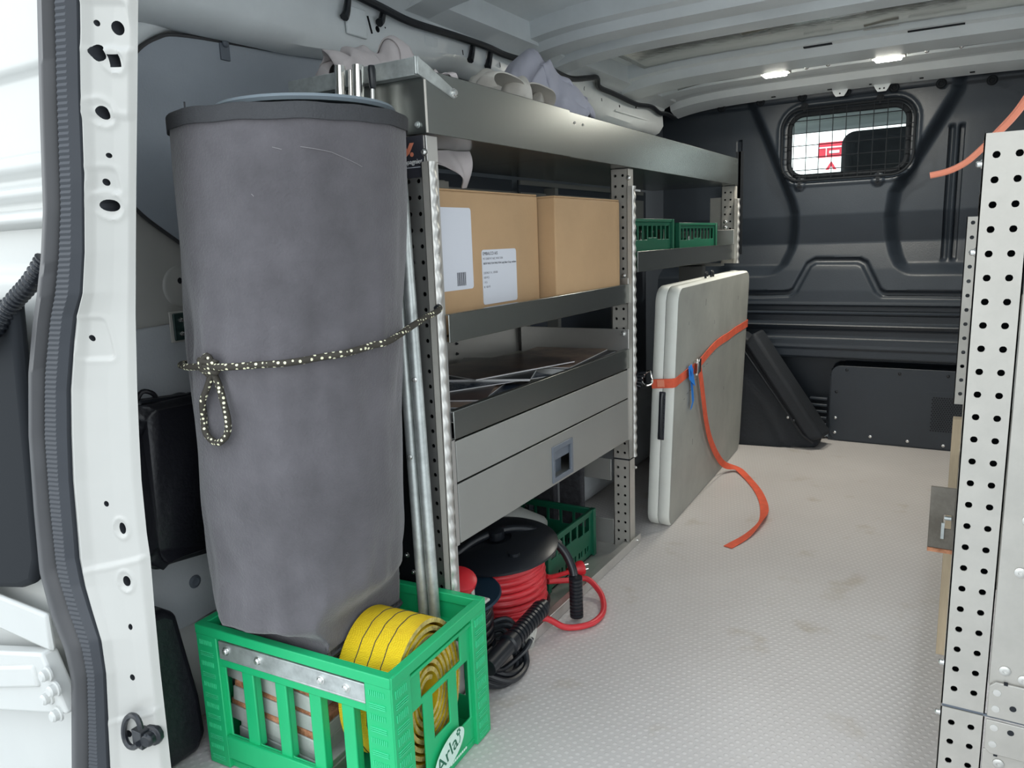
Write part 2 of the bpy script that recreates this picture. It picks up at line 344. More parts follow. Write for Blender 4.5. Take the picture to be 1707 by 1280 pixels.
def boolean_cut(o, cutters, dark=None):
    # real recesses cut in a mesh object; cutters is an MB in world coordinates
    bmesh.ops.recalc_face_normals(cutters.bm, faces=cutters.bm.faces)
    for v in cutters.bm.verts: v.co -= Vector(o['_o'])
    me = bpy.data.meshes.new('c'); cutters.bm.to_mesh(me); cutters.bm.free()
    if dark: me.materials.append(dark)
    c = bpy.data.objects.new('c', me); C.objects.link(c); c.matrix_world = Matrix.Translation(Vector(o['_o']))
    bpy.context.view_layer.update()
    md = o.modifiers.new('cut', 'BOOLEAN'); md.operation = 'DIFFERENCE'; md.object = c; md.solver = 'EXACT'
    try: md.material_mode = 'TRANSFER'
    except Exception: pass
    bpy.context.view_layer.update()
    nm = bpy.data.meshes.new_from_object(o.evaluated_get(bpy.context.evaluated_depsgraph_get()))
    o.modifiers.remove(md); old = o.data; o.data = nm
    bpy.data.objects.remove(c)
    nm.polygons.foreach_set('use_smooth', [True]*len(nm.polygons)); nm.set_sharp_from_angle(angle=math.radians(40))
def sstep(a, b, x):
    t = max(0.0, min(1.0, (x - a) / (b - a))) if b != a else float(x > a)
    return t*t*(3 - 2*t)
def interp(tab, x):
    if x <= tab[0][0]: return tab[0][1]
    for (a, va), (c, vc) in zip(tab, tab[1:]):
        if x <= c: return va + (vc - va)*(x - a)/(c - a)
    return tab[-1][1]
def seg_dist(px, pz, pts):
    best = 1e9
    for (x0, z0), (x1, z1) in zip(pts, pts[1:]):
        dx, dz = x1-x0, z1-z0; L = dx*dx+dz*dz; t = max(0, min(1, ((px-x0)*dx+(pz-z0)*dz)/L)) if L else 0
        best = min(best, math.hypot(px-x0-t*dx, pz-z0-t*dz))
    return best
# ------------------------------------------------------------------ ground, floor
XL, XR, YB, YR = -1.17, 0.43, 3.18, 0.50
o = struct(MB().box(-30, 30, -30, 30, -0.75, -0.60).build('ground', CONC))
o = struct(MB().box(XL-0.03, XR+0.03, 0.52, YB+0.05, -0.03, 0.0).build('floor', FLOOR))
# sill and underbody so daylight does not leak in
struct(MB().box(XL-0.05, XR+0.05, 0.47, 0.52, -0.16, 0.0).build('trim_sill', PAINT, bevel=0.01))

# ------------------------------------------------------------------ left wall
m = MB(); m.box(XL-0.04, XL, 0.585, YB+0.1, -0.02, 1.47)
wl = struct(m.build('wall_left', LINING_D))
m = MB(); m.box(XR, XR+0.04, 0.55, 0.95, -0.02, 1.45); m.box(XR, XR+0.04, 2.05, YB+0.1, -0.02, 1.47); m.box(XR, XR+0.04, 0.95, 2.05, 1.25, 1.45)   # unseen gap added to let daylight in, as if a side door stood open
struct(m.build('wall_right', LINING))
# body coloured mid panel between the linings
def rounded_panel(pts, x, th, mats, name, bev=0.003, smooth=6):
    P = spline([Vector((x, y, z)) for y, z in pts], smooth, True)
    return MB().prism(P, (th, 0, 0)).build(name, mats, bevel=bev)
# inner body panel (light) standing a little proud of the outer skin, with the lining set into it
body_in = MB().box(XL, XL+0.012, 0.58, 1.25, 0.0, 1.40)
o = struct(body_in.build('wall_left_body_panel', PAINT))
arc = [(0.738, 0.93), (0.738, 1.03), (0.752, 1.09), (0.782, 1.14), (0.825, 1.172), (0.88, 1.186), (1.08, 1.198), (1.5, 1.225), (2.2, 1.235), (2.84, 1.23), (2.84, 0.80), (2.2, 0.72), (1.3, 0.70), (1.05, 0.72), (0.90, 0.80), (0.80, 0.865), (0.755, 0.90)]
def dense(pts, k=6): return [(p.x, p.y) for p in spline([Vector((a, c, 0)) for a, c in pts], k, True)]
ap = dense(arc, 5)
m = MB(); m.prism([(XL+0.013, y, z) for y, z in ap], (0.010, 0, 0))
up_l = struct(m.build('wall_left_upper_lining', LINING, bevel=0.003))
# shadow gap cord around the lining edge and the rolled bead of the body opening
m = MB(); m.tube([(XL+0.022, y, z) for y, z in ap], 0.0035, 6, closed=True); struct(m.build('trim_lining_edge', RUBBER))
bead = [(0.70, 0.90), (0.715, 1.03), (0.75, 1.125), (0.81, 1.19), (0.90, 1.225)]
m = MB(); m.tube([(XL+0.02, y, z) for y, z in [(a, c) for a, c in bead]], [0.03]*5, 12); m.bm.free()
m = MB(); P = spline([Vector((XL+0.015, y, z)) for y, z in ((0.69,0.70),(0.69,0.92),(0.712,1.05),(0.75,1.135),(0.815,1.192),(0.90,1.217),(1.08,1.225),(1.3,1.24))], 8)
m.tube(P, 0.019, 12); struct(m.build('trim_opening_bead', PAINT_LIT))
# lower lining
lp = [(0.60, 0.40), (0.60, 0.705), (0.72, 0.712), (1.3, 0.73), (2.2, 0.73), (2.84, 0.73), (2.84, 0.12), (2.0, 0.16), (1.0, 0.20), (0.80, 0.185), (0.70, 0.175), (0.60, 0.16)]
m = MB(); m.prism([(XL+0.013, y, z) for y, z in lp], (0.010, 0, 0))
lo_l = struct(m.build('wall_left_lower_lining', LINING_L, bevel=0.003))
# clip on upper lining and rivet on lower lining
m = MB(); m.sphere((XL+0.028, 0.955, 1.188), 0.007, sx=0.6); m.box(XL+0.022, XL+0.026, 0.945, 0.965, 1.160, 1.188); struct(m.build('trim_clip', GREYB, bevel=0.001))
m = MB(); m.lathe([(0.011, 0), (0.012, 0.002), (0.007, 0.004), (0.005, 0.003), (0.001, 0.003)], (XL+0.023, 0.775, 0.258), (1,0,0), 18); struct(m.build('trim_rivet', GREYB))
# dimple with two holes on the body panel
m = MB(); m.lathe([(0.036, 0.0), (0.034, 0.002), (0.030, 0.003), (0.001, 0.003)], (XL+0.012, 0.825, 0.775), (1,0,0), 28)
d = m.build('trim_dimple', [PAINT, DARK]); struct(d)
cut = MB(); cut.cyl((XL+0.0, 0.822, 0.785), (XL+0.05, 0.822, 0.785), 0.0055, seg=16); cut.cyl((XL+0.0, 0.838, 0.764), (XL+0.05, 0.838, 0.764), 0.0075, seg=16); boolean_cut(d, cut)
m = MB(); m.cyl((XL+0.008, 0.822, 0.785), (XL+0.0125, 0.822, 0.785), 0.0055); m.cyl((XL+0.008, 0.838, 0.764), (XL+0.0125, 0.838, 0.764), 0.0075); struct(m.build('trim_holes', DARK))
# wheel-arch / sill moulding, white, low on the left
m = MB(); rings = []
for i in range(25):
    y = 0.56 + 0.30*i/24; zt = 0.20 - 0.02*i/24
    rings.append([(XL+0.012, y, zt), (XL+0.045, y, zt-0.01), (XL+0.055, y, zt-0.05), (XL+0.055, y, 0.09), (XL+0.045, y, 0.02), (XL+0.012, y, 0.0)])
m.rings(rings, closed=True)
struct(m.build('trim_arch', PAINT, ang=60))
# rest of the wheel arch under the racking
m = MB(); m.box(XL, -0.98, 1.90, 2.75, 0, 0.28); struct(m.build('trim_wheel_arch', LINING_L, bevel=0.06, bseg=5))
# cant rail (painted box section along the top of the wall)
def zlow(y): return interp([(0.60, 1.20), (0.90, 1.205), (1.1, 1.21), (1.4, 1.235), (1.6, 1.255), (2.2, 1.262), (2.45, 1.25), (3.05, 1.24)], y)
m = MB(); rings = []
ys = [0.585 + 2.435*i/60 for i in range(61)]
for y in ys:
    z0 = zlow(y)
    e = 0.004*math.sin(y*9)
    rings.append([(XL, y, z0-0.012), (XL+0.035, y, z0-0.016), (XL+0.062, y, z0-0.004), (XL+0.075+e, y, z0+0.02), (XL+0.072+e, y, 1.30), (XL+0.085, y, 1.325), (XL+0.13, y, 1.345), (XL+0.13, y, 1.44), (XL, y, 1.44)])
m.rings(rings)
rail = m.build('wall_left_cant_rail', [PAINT_LIT, DARK], ang=50); struct(rail)
cut = MB()
xs = XL+0.05
def slot(y, z, a, c, rot=0):
    M = Matrix.Translation((xs+0.02, y, z)) @ Matrix.Rotation(rot, 4, 'X'); cut.box(-0.03, 0.03, -a, a, -c, c, M=M)
for y, z, a, c, r in [(1.245,1.283,.002,.006,0),(1.262,1.272,.0025,.005,0),(1.292,1.281,.003,.017,.25),(1.62,1.285,.002,.006,0),(1.80,1.288,.002,.006,0),(2.30,1.30,.002,.006,0),(2.44,1.285,.003,.005,0),(2.06,1.298,.010,.003,0),(2.075,1.305,.004,.009,0),(2.75,1.30,.005,.004,0)]: slot(y, z, a, c, r)
for y, z, r in [(1.315,1.277,.0065),(1.03,1.272,.003),(1.34,1.285,.002),(2.17,1.295,.006),(2.60,1.285,.005)]: cut.cyl((xs-0.01, y, z), (xs+0.05, y, z), r, seg=14)
boolean_cut(rail, cut, DARK)
# embossed pressings on the rail
m = MB()
for y0, y1, z0, z1 in ((1.215, 1.275, 1.248, 1.303), (1.47, 1.52, 1.272, 1.298), (2.55, 2.9, 1.262, 1.268)):
    m.box(XL+0.072, XL+0.0775, y0, y1, z0, z1)
struct(m.build('trim_pressing', PAINT_LIT, bevel=0.004, bseg=3))

# wiring harness along the rail
hp = [(1.02,1.335),(1.196,1.322),(1.30,1.314),(1.40,1.306),(1.55,1.310),(1.70,1.312),(1.80,1.308),(1.92,1.306),(1.98,1.312),(2.04,1.302),(2.14,1.300),(2.256,1.320),(2.32,1.330),(2.38,1.314),(2.5,1.310),(2.7,1.302),(2.85,1.312),(2.94,1.300),(3.02,1.306),(3.12,1.300)]
m = MB(); m.tube([(XL+0.092 + (0.02 if 1.85<y<2.35 else 0), y, z) for y, z in hp], 0.0085, 8, smooth=5)
hs = m.build('wiring_harness', BLACKC); tag(hs, 'black taped wiring loom running along top of the left wall under the roof', 'cable')
root_h = hs
for y, z, l in ((1.215, 1.30, 0.026), (1.32, 1.30, 0.014), (1.655, 1.298, 0.028), (1.735, 1.298, 0.030), (1.90, 1.305, 0.026)):
    m = MB(); m.tube([(XL+0.085, y, z+0.01), (XL+0.082, y-0.004, z-l*0.5), (XL+0.082, y-0.012, z-l)], [0.006, 0.008, 0.009], 8, smooth=4)
    m.build('tape_tab', BLACKC, parent=hs)

# ------------------------------------------------------------------ rear pillar, rubber seal, rear door
PL=[ (-0.825,1.34),(-0.864,1.146),(-0.871,1.110),(-0.891,1.018),(-0.908,0.920),(-0.928,0.836),(-0.946,0.786),(-0.967,0.759),(-0.983,0.724),(-1.008,0.660),(-1.023,0.598),(-1.036,0.533),(-1.045,0.454),(-1.050,0.417),(-1.046,0.378),(-1.036,0.345),(-1.021,0.301),(-1.021,0.251),(-1.040,0.144),(-1.050,0.087),(-1.069,-0.002) ]
PR=[ (-0.77,1.34),(-0.815,1.147),(-0.824,1.111),(-0.845,1.018),(-0.868,0.919),(-0.887,0.834),(-0.898,0.783),(-0.904,0.756),(-0.910,0.722),(-0.921,0.659),(-0.930,0.597),(-0.938,0.534),(-0.942,0.457),(-0.941,0.423),(-0.944,0.383),(-0.947,0.348),(-0.950,0.299),(-0.953,0.248),(-0.956,0.147),(-0.958,0.093),(-0.961,0.012) ]
def colz(tab, z): return interp(sorted((c, a) for a, c in tab), z)
HO = [(-0.861,0.545,1.088,.0025,.0034),(-0.845,0.559,1.083,.0058,.0076),(-0.8655,0.543,1.057,.0062,.0092),(-0.854,0.558,1.049,.005,.0067),(-0.876,0.549,0.994,.0056,.0075),(-0.882,0.553,0.947,.0025,.003),(-0.892,0.549,0.917,.003,.0042),(-0.894,0.553,0.89,.0084,.0071),(-0.959,0.544,0.728,.0034,.0042),(-0.99,0.552,0.499,.0034,.0042),(-0.973,0.559,0.464,.005,.0084),(-0.976,0.559,0.387,.0059,.0076),(-0.978,0.557,0.319,.003,.0046),(-0.985,0.554,0.241,.003,.005),(-1.003,0.549,0.15,.0042,.0059)]
def surf_y(x, z):
    l, r = colz(PL, z), colz(PR, z); f = (x-l)/(r-l)
    return interp([(0,.55),(.05,.534),(.16,.53),(.26,.542),(.6,.556),(.92,.566),(1,.574)], f)
COL = [(-0.854,1.049,0.0115), (-0.877,0.994,0.0135), (-0.894,0.89,0.0145), (-0.973,0.464,0.0125), (-0.976,0.387,0.0135)]
PAD = [(-0.853,1.085,0.021,0.024,-1), (-0.956,0.727,0.019,0.026,1), (-0.891,0.918,0.010,0.014,1)]
def emboss(x, z, f):
    h = 0.0
    for a, c, ro in COL:
        d = math.hypot((x-a)/0.85, (z-c)/1.1); h += 0.0035*math.exp(-((d-ro)/0.0032)**2) - 0.0015*(d < ro)
    for a, c, hw, hh, sg in PAD:
        d = math.hypot(max(abs(x-a)-hw+0.006, 0), max(abs(z-c)-hh+0.006, 0)) - 0.006
        h -= 0.0042*(1 - sstep(-0.004, 0.003, d))
        h += 0.0012*math.exp(-((d-0.004)/0.003)**2)
    for zl, zr, st, sg in ((0.992, 0.985, 0.0030, 1), (0.402, 0.428, 0.0040, -1), (0.172, 0.195, 0.0035, -1)):
        zs_ = zl + (zr-zl)*f**1.4; h += st*sstep(-0.003, 0.003, (z-zs_)*sg) + 0.0016*math.exp(-(((z-zs_)*sg-0.006)/0.003)**2)
    return h
m = MB(); rings = []
zs = [-0.03 + 1.365*i/630 for i in range(631)]
FT = [(0,.55),(.05,.534),(.16,.53),(.26,.542),(.6,.556),(.92,.566),(1,.574)]
for z in zs:
    l = colz(PL, z); r = colz(PR, z); wd = r - l; row = [(l-0.10, 0.605, z), (l-0.03, 0.556, z)]
    for q in range(49):
        f = q/48; x = l + wd*f; row.append((x, interp(FT, f) - 0.62*emboss(x, z, f)*sstep(0.06, 0.26, f)*sstep(1.0, 0.92, f), z))
    row += [(r-0.008, 0.576, z), (r-0.055, 0.604, z)]
    rings.append(row)
m.rings(rings)
pil = m.build('wall_left_rear_pillar', [PAINT, DARK], ang=60); struct(pil)
cut = MB()
for i, (x, yh, z, rx, rz) in enumerate(HO):
    if i == 3:
        cut.box(x-rx, x+rx, yh-0.03, yh+0.03, z-rz, z+rz); continue
    cut.rings([[(x+rx*math.cos(2*PI*k/18), yy, z+rz*math.sin(2*PI*k/18)) for k in range(18)] for yy in (yh-0.03, yh+0.03)])
boolean_cut(pil, cut, DARK)
SL=[ (-0.875,1.34),(-0.913,1.153),(-0.922,1.117),(-0.952,0.991),(-0.974,0.888),(-0.995,0.831),(-1.017,0.786),(-1.036,0.751),(-1.067,0.682),(-1.092,0.593),(-1.111,0.482),(-1.124,0.388),(-1.114,0.326),(-1.089,0.277),(-1.082,0.234),(-1.102,0.155),(-1.124,0.066),(-1.148,-0.027) ]
SM=[ (-0.845,1.34),(-0.885,1.147),(-0.894,1.112),(-0.921,0.988),(-0.942,0.887),(-0.963,0.830),(-0.984,0.786),(-1.003,0.752),(-1.034,0.684),(-1.060,0.596),(-1.075,0.487),(-1.082,0.397),(-1.066,0.338),(-1.045,0.288),(-1.042,0.245),(-1.058,0.169),(-1.080,0.082),(-1.102,-0.008) ]
m = MB(); rings = []
for i in range(200):
    z = -0.03 + 1.365*i/199; a = colz(SL, z); c = colz(SM, z)
    rings.append([(a, 0.545, z), (a-0.002, 0.525, z), (a+(c-a)*0.25, 0.512, z), (a+(c-a)*0.7, 0.510, z), (c-0.001, 0.520, z), (c, 0.545, z)])
m.rings(rings); seal = m.build('door_seal', RUBBER, ang=60); tag(seal, 'black rubber weather strip running down the rear pillar edge', 'seal')
m = MB(); rings = []
for i in range(420):
    z = -0.03 + 1.365*i/419; c = colz(SM, z); l = colz(PL, z); e = 0.0012*(i % 2)
    rings.append([(c+0.0005, 0.548, z), (c+0.001, 0.524, z), (c+(l-c)*0.25, 0.517-e, z), (c+(l-c)*0.8, 0.521-e, z), (l+0.001, 0.530, z), (l+0.001, 0.548, z)])
m.rings(rings); m.build('ribbed_strip', RUBBER2, parent=seal, ang=25)
# tie-down ring at the foot of the pillar
tr = thing('tie_down_ring', 'small black metal lashing ring bolted at the foot of the pale rear pillar', 'lashing ring', (-0.955, 0.545, 0.14))
m = MB(); P = []
for k in range(20):
    a = math.radians(25 + 300*k/19); P.append((-0.981 + 0.020*math.cos(a) + 0.010*math.sin(a), 0.538, 0.165 + 0.028*math.sin(a)))
m.tube(P, 0.0042, 8); m.build('ring', BLACKG, parent=tr)
m = MB(); m.lathe([(0.016, 0), (0.016, 0.008), (0.011, 0.010), (0.011, 0.018), (0.008, 0.022), (0.001, 0.022)], (-0.968, 0.563, 0.152), (0.3,-1,0), 12); m.box(-0.988, -0.966, 0.540, 0.556, 0.138, 0.165); m.build('bolt', BLACKG, parent=tr, bevel=0.001)
# rear door, folded open beside the body
dr = bpy.data.objects.new('door_1', None); C.objects.link(dr); dr['kind'] = 'structure'; dr['_o'] = (-1.5, 0.58, 0); dr.location = (-1.5, 0.58, 0)
m = MB(); rings = []
def dz(z):
    # pressed ribs of the upper door frame
    y = 0.552
    z = 0.83 + (z - 0.83)*1.014
    y -= 0.010*sstep(1.060, 1.066, z) 
    y += 0.012*(sstep(0.938, 0.944, z) - sstep(0.962, 0.966, z))*-1
    y -= 0.012*(sstep(0.905, 0.912, z) - sstep(0.922, 0.928, z))
    y -= 0.014*(sstep(0.872, 0.878, z) - sstep(0.888, 0.896, z))
    y += 0.012*(sstep(0.80, 0.82, z) - sstep(0.872, 0.876, z))
    return y
zz = [-0.25 + 1.6*i/320 for i in range(321)]
m.grid(3, 321, lambda i, j: ((-1.9, -1.5, (colz(SL, zz[j])+0.01) if zz[j] < 1.30 else -0.90)[i], dz(zz[j]), zz[j]))
m.box(-1.9, -1.15, 0.575, 0.579, -0.25, 1.35)
m.build('panel', WHITE_P, parent=dr, ang=60)
# black inner trim of the door
m = MB(); m.prism([(-1.9, 0.515, 0.770), (-1.9, 0.515, 0.20), (-1.19, 0.515, 0.346), (-1.15, 0.515, 0.362), (-1.126, 0.515, 0.404), (-1.11, 0.515, 0.518), (-1.08, 0.515, 0.778)], (0, 0.02, 0)); m.build('inner_trim', MATB, parent=dr, bevel=0.012, bseg=4)
# hinge arm with four bolts
m = MB(); m.hexa([(-1.608,0.508,0.026),(-1.093,0.508,0.173),(-1.093,0.533,0.173),(-1.608,0.533,0.026),(-1.608,0.508,0.144),(-1.140,0.508,0.258),(-1.140,0.533,0.258),(-1.608,0.533,0.144)])
m.hexa([(-1.608,0.499,0.064),(-1.154,0.503,0.201),(-1.154,0.513,0.201),(-1.608,0.513,0.064),(-1.608,0.499,0.106),(-1.164,0.503,0.234),(-1.164,0.513,0.234),(-1.608,0.513,0.106)])
ha = m.build('hinge_arm', WHITE_P, parent=dr, bevel=0.006, bseg=3)
for x, z in ((-1.124,0.231),(-1.108,0.212),(-1.132,0.191),(-1.112,0.170)):
    m = MB(); m.lathe([(0.0115, 0), (0.0115, 0.003), (0.0085, 0.004), (0.0085, 0.010), (0.006, 0.013), (0.001, 0.013)], (x, 0.508, z), (0,-1,0), 14); m.build('bolt', WHITE_P, parent=ha, ang=30)
m = MB(); m.box(-1.9, -1.135, 0.520, 0.530, 0.255, 0.315); m.build('lower_flange', WHITE_P, parent=dr, bevel=0.006)
# corrugated cable gaiter
m = MB(); P = spline([Vector(p) for p in ((-1.28,0.49,0.735),(-1.19,0.49,0.716),(-1.14,0.495,0.722),(-1.11,0.505,0.742),(-1.085,0.520,0.775),(-1.055,0.53,0.80),(-1.03,0.54,0.83))], 22)
m.tube(P, [0.0125 if (i//2) % 2 else 0.0100 for i in range(len(P))], 14)
tag(m.build('cable_gaiter', BLACKG, ang=20), 'black corrugated rubber cable gaiter between open door and body, far left', 'hose')
# rear header over the opening and outer skin
struct(MB().box(XL-0.04, XR+0.04, 0.52, 0.60, 1.33, 1.46).build('trim_rear_header', PAINT, bevel=0.01))
struct(MB().box(0.30, XR+0.04, 0.52, 0.60, -0.02, 1.34).build('wall_right_rear_pillar', PAINT, bevel=0.01))

# ------------------------------------------------------------------ ceiling
XC = (XL + XR)/2
def camber(x): return 1.392 - 0.010*(abs(x - XC)/0.8)**2 - 0.055*(abs(x - XC)/0.8)**7
m = MB(); nx, ny = 61, 200
def rf(i, j):
    x = XL + (XR-XL)*i/(nx-1); y = 0.52 + (YB+0.1-0.52)*j/(ny-1); z = camber(x) + 0.028
    for (a, c, y0, y1) in ((-0.95,-0.72,1.62,1.86),(-0.66,-0.40,1.62,1.86),(-0.34,-0.05,1.62,1.86),(-0.95,-0.60,1.0,1.30),(-0.5,-0.1,1.0,1.3)):
        e = min(x-a, c-x, y-y0, y1-y); z += 0.009*sstep(0, 0.012, e) 
    return (x, y, z)
m.grid(nx, ny, rf)
m.box(XL-0.04, XR+0.04, 0.52, YB+0.1, 1.445, 1.48)
struct(m.build('ceiling', PAINT_LIT, ang=50))
def bow(name, prof, mt=PAINT_LIT, x0=XL+0.09, x1=XR-0.05):
    m = MB(); n = 60; rings = []
    for i in range(n+1):
        x = x0 + (x1-x0)*i/n; c = camber(x)
        tap = 1.0
        rings.append([(x, y, c + dz_) for y, dz_ in prof])
    m.rings(rings)
    return struct(m.build(name, mt, ang=40))
bow('trim_roof_bow_rear', [(1.33,0.034),(1.335,-0.010),(1.37,-0.012),(1.385,-0.034),(1.47,-0.034),(1.485,-0.012),(1.52,-0.010),(1.525,0.034)])
bow('trim_roof_bow_middle', [(1.86,0.034),(1.865,-0.014),(1.905,-0.016),(1.915,-0.038),(1.985,-0.040),(1.995,-0.020),(2.06,-0.020),(2.07,-0.040),(2.15,-0.041),(2.165,-0.018),(2.225,-0.016),(2.23,0.034)])
bow('trim_roof_bow_front', [(2.53,0.034),(2.535,-0.014),(2.56,-0.018),(2.575,-0.044),(2.70,-0.047),(2.715,-0.030),(2.80,-0.028),(2.81,0.034)])
bow('trim_front_header', [(2.86,0.034),(2.865,-0.024),(2.93,-0.028),(2.945,-0.016),(3.06,-0.014),(3.075,-0.038),(3.12,-0.050),(3.165,-0.056),(3.17,0.034)], PAINT_LIT)
# dark slots in the bows
m = MB()
def sl(x0, x1, y0, y1, d):
    for k in range(6):
        a = x0+(x1-x0)*k/6; c = x0+(x1-x0)*(k+1)/6; za = camber(a)+d; zc = camber(c)+d
        m.hexa([(a,y0,za-0.001),(c,y0,zc-0.001),(c,y1,zc-0.001),(a,y1,za-0.001),(a,y0,za+0.002),(c,y0,zc+0.002),(c,y1,zc+0.002),(a,y1,za+0.002)])
sl(-0.52,-0.38,2.02,2.05,-0.0205); sl(-0.60,-0.52,2.175,2.19,-0.017); sl(-0.78,-0.70,2.20,2.21,-0.017); sl(-0.48,-0.40,2.545,2.56,-0.018); sl(-0.20,-0.06,2.545,2.556,-0.018); sl(-0.56,-0.34,2.72,2.735,-0.030); sl(-0.20,-0.02,2.72,2.73,-0.030); sl(-0.95,-0.80,2.00,2.03,-0.0205); sl(-0.15,0.05,2.02,2.04,-0.0205); sl(-0.78,-0.68,2.715,2.73,-0.030)
for x0_, x1_ in ((-0.70,-0.685),(-0.50,-0.485),(-0.36,-0.352),(-0.20,-0.188),(-0.05,-0.035)): sl(x0_, x1_, 3.125, 3.135, -0.0535)
struct(m.build('trim_bow_slots', DARK))
# tabs on the front header
m = MB()
for x in (-0.46, -0.32):
    m.prism([(x-0.03,3.150,camber(x)-0.050),(x+0.03,3.150,camber(x)-0.050),(x+0.022,3.150,camber(x)-0.066),(x+0.014,3.150,camber(x)-0.078),(x-0.014,3.150,camber(x)-0.078),(x-0.022,3.150,camber(x)-0.066)], (0,0.003,0))
struct(m.build('trim_header_tabs', PAINT_LIT))
m = MB()
for x in (-0.46, -0.327, -0.313): m.cyl((x,3.1490,camber(x)-0.068),(x,3.1500,camber(x)-0.068),0.003,seg=12)
struct(m.build('trim_tab_holes', DARK))
# foil insulation panel between the bows
m = MB(); m.grid(60, 14, lambda i, j: (-0.98+1.35*i/59, 2.233+0.295*j/13, camber(-0.98+1.35*i/59)+0.004 + 0.0005*math.sin(i*1.7+j)))
fo = m.build('roof_foil_panel', FOIL); tag(fo, 'shiny foil insulation panel between the two front roof bows', 'insulation panel')
sm = fo.modifiers.new('s', 'SOLIDIFY'); sm.thickness = 0.002
# loose tape ends on the foil
m = MB()
for x, y in ((-0.37, 2.30), (-0.25, 2.26), (-0.31, 2.50), (-0.62, 2.36)):
    m.hexa([(x,y,1.386),(x+0.09,y-0.02,1.383),(x+0.09,y+0.004,1.384),(x,y+0.02,1.388),(x,y,1.3875),(x+0.09,y-0.02,1.3845),(x+0.09,y+0.004,1.3855),(x,y+0.02,1.3895)])
m.build('tape', PAINT, parent=fo)
# roof lamps
for i, (xa, xb, lab) in enumerate(((-0.640,-0.568,'lit white roof lamp, the left one above the bulkhead window'), (-0.302,-0.228,'lit white roof lamp, the right one, nearer the right racking'))):
    xc = (xa+xb)/2; zc = camber(xc) - 0.040
    lt = thing('roof_lamp', lab, 'lamp', (xc, 2.745, zc), 'roof lamps')
    m = MB(); m.box(xa-0.012, xb+0.012, 2.722, 2.768, zc-0.004, zc+0.012); m.build('housing', GREYP, parent=lt, bevel=0.003)
    m = MB(); m.box(xa, xb, 2.728, 2.762, zc-0.012, zc-0.004); m.build('diffuser', LAMPM, parent=lt, bevel=0.004, bseg=3)
    ld = bpy.data.lights.new('roof_lamp_light', 'AREA'); ld.shape = 'RECTANGLE'; ld.size = 0.07; ld.size_y = 0.03; ld.energy = 2.3; ld.color = (1, 0.96, 0.85)
    lo = bpy.data.objects.new('roof_lamp_light', ld); C.objects.link(lo); lo.location = (0, 0, -0.014); lo.parent = lt
# lamp feed cable with clips
m = MB(); P = [(-0.95, 2.78, camber(-0.95)-0.034)] + [(x, 2.745+0.008*math.sin(x*40), camber(x)-0.036) for x in (-0.85,-0.78,-0.70,-0.655)]
m.tube(P, 0.003, 6, smooth=4)
m.tube([(x, 2.745+0.006*math.sin(x*50), camber(x)-0.036) for x in (-0.555,-0.50,-0.44,-0.38,-0.32)], 0.003, 6, smooth=4)
m.tube([(x, 2.745+0.006*math.sin(x*50), camber(x)-0.036) for x in (-0.212,-0.15,-0.08,0.0,0.10)], 0.003, 6, smooth=4)
for x in (-0.505, -0.44, -0.16, -0.07): m.sphere((x, 2.745, camber(x)-0.038), 0.007, seg=10)
tag(m.build('lamp_cable', ZINC), 'thin light cable with clips linking the two roof lamps', 'cable')

# ------------------------------------------------------------------ bulkhead (wall_front)
Y0 = YB
WX0, WX1, WZ0, WZ1 = -0.640, -0.232, 1.040, 1.268
def bL(z): return interp([(0.0,-2),(0.655,-0.70),(0.665,-0.665),(0.70,-0.628),(0.76,-0.603),(0.83,-0.592),(0.90,-0.590),(0.947,-0.603),(1.334,-0.765)], z)
def bR(z): return interp([(0.0,2),(0.66,-0.225),(0.69,-0.255),(0.73,-0.275),(0.79,-0.292),(0.87,-0.299),(0.96,-0.289),(1.30,-0.105)], z)
HAT = [(-1.2,0.583),(-0.75,0.584),(-0.622,0.588),(-0.60,0.60),(-0.553,0.700),(-0.53,0.714),(-0.375,0.712),(-0.352,0.70),(-0.30,0.60),(-0.282,0.586),(0.5,0.580)]
def rrect(x, z, cx, cz, hx, hz, r):
    qx = abs(x-cx)-hx+r; qz = abs(z-cz)-hz+r
    return math.hypot(max(qx,0), max(qz,0)) + min(max(qx, qz), 0) - r
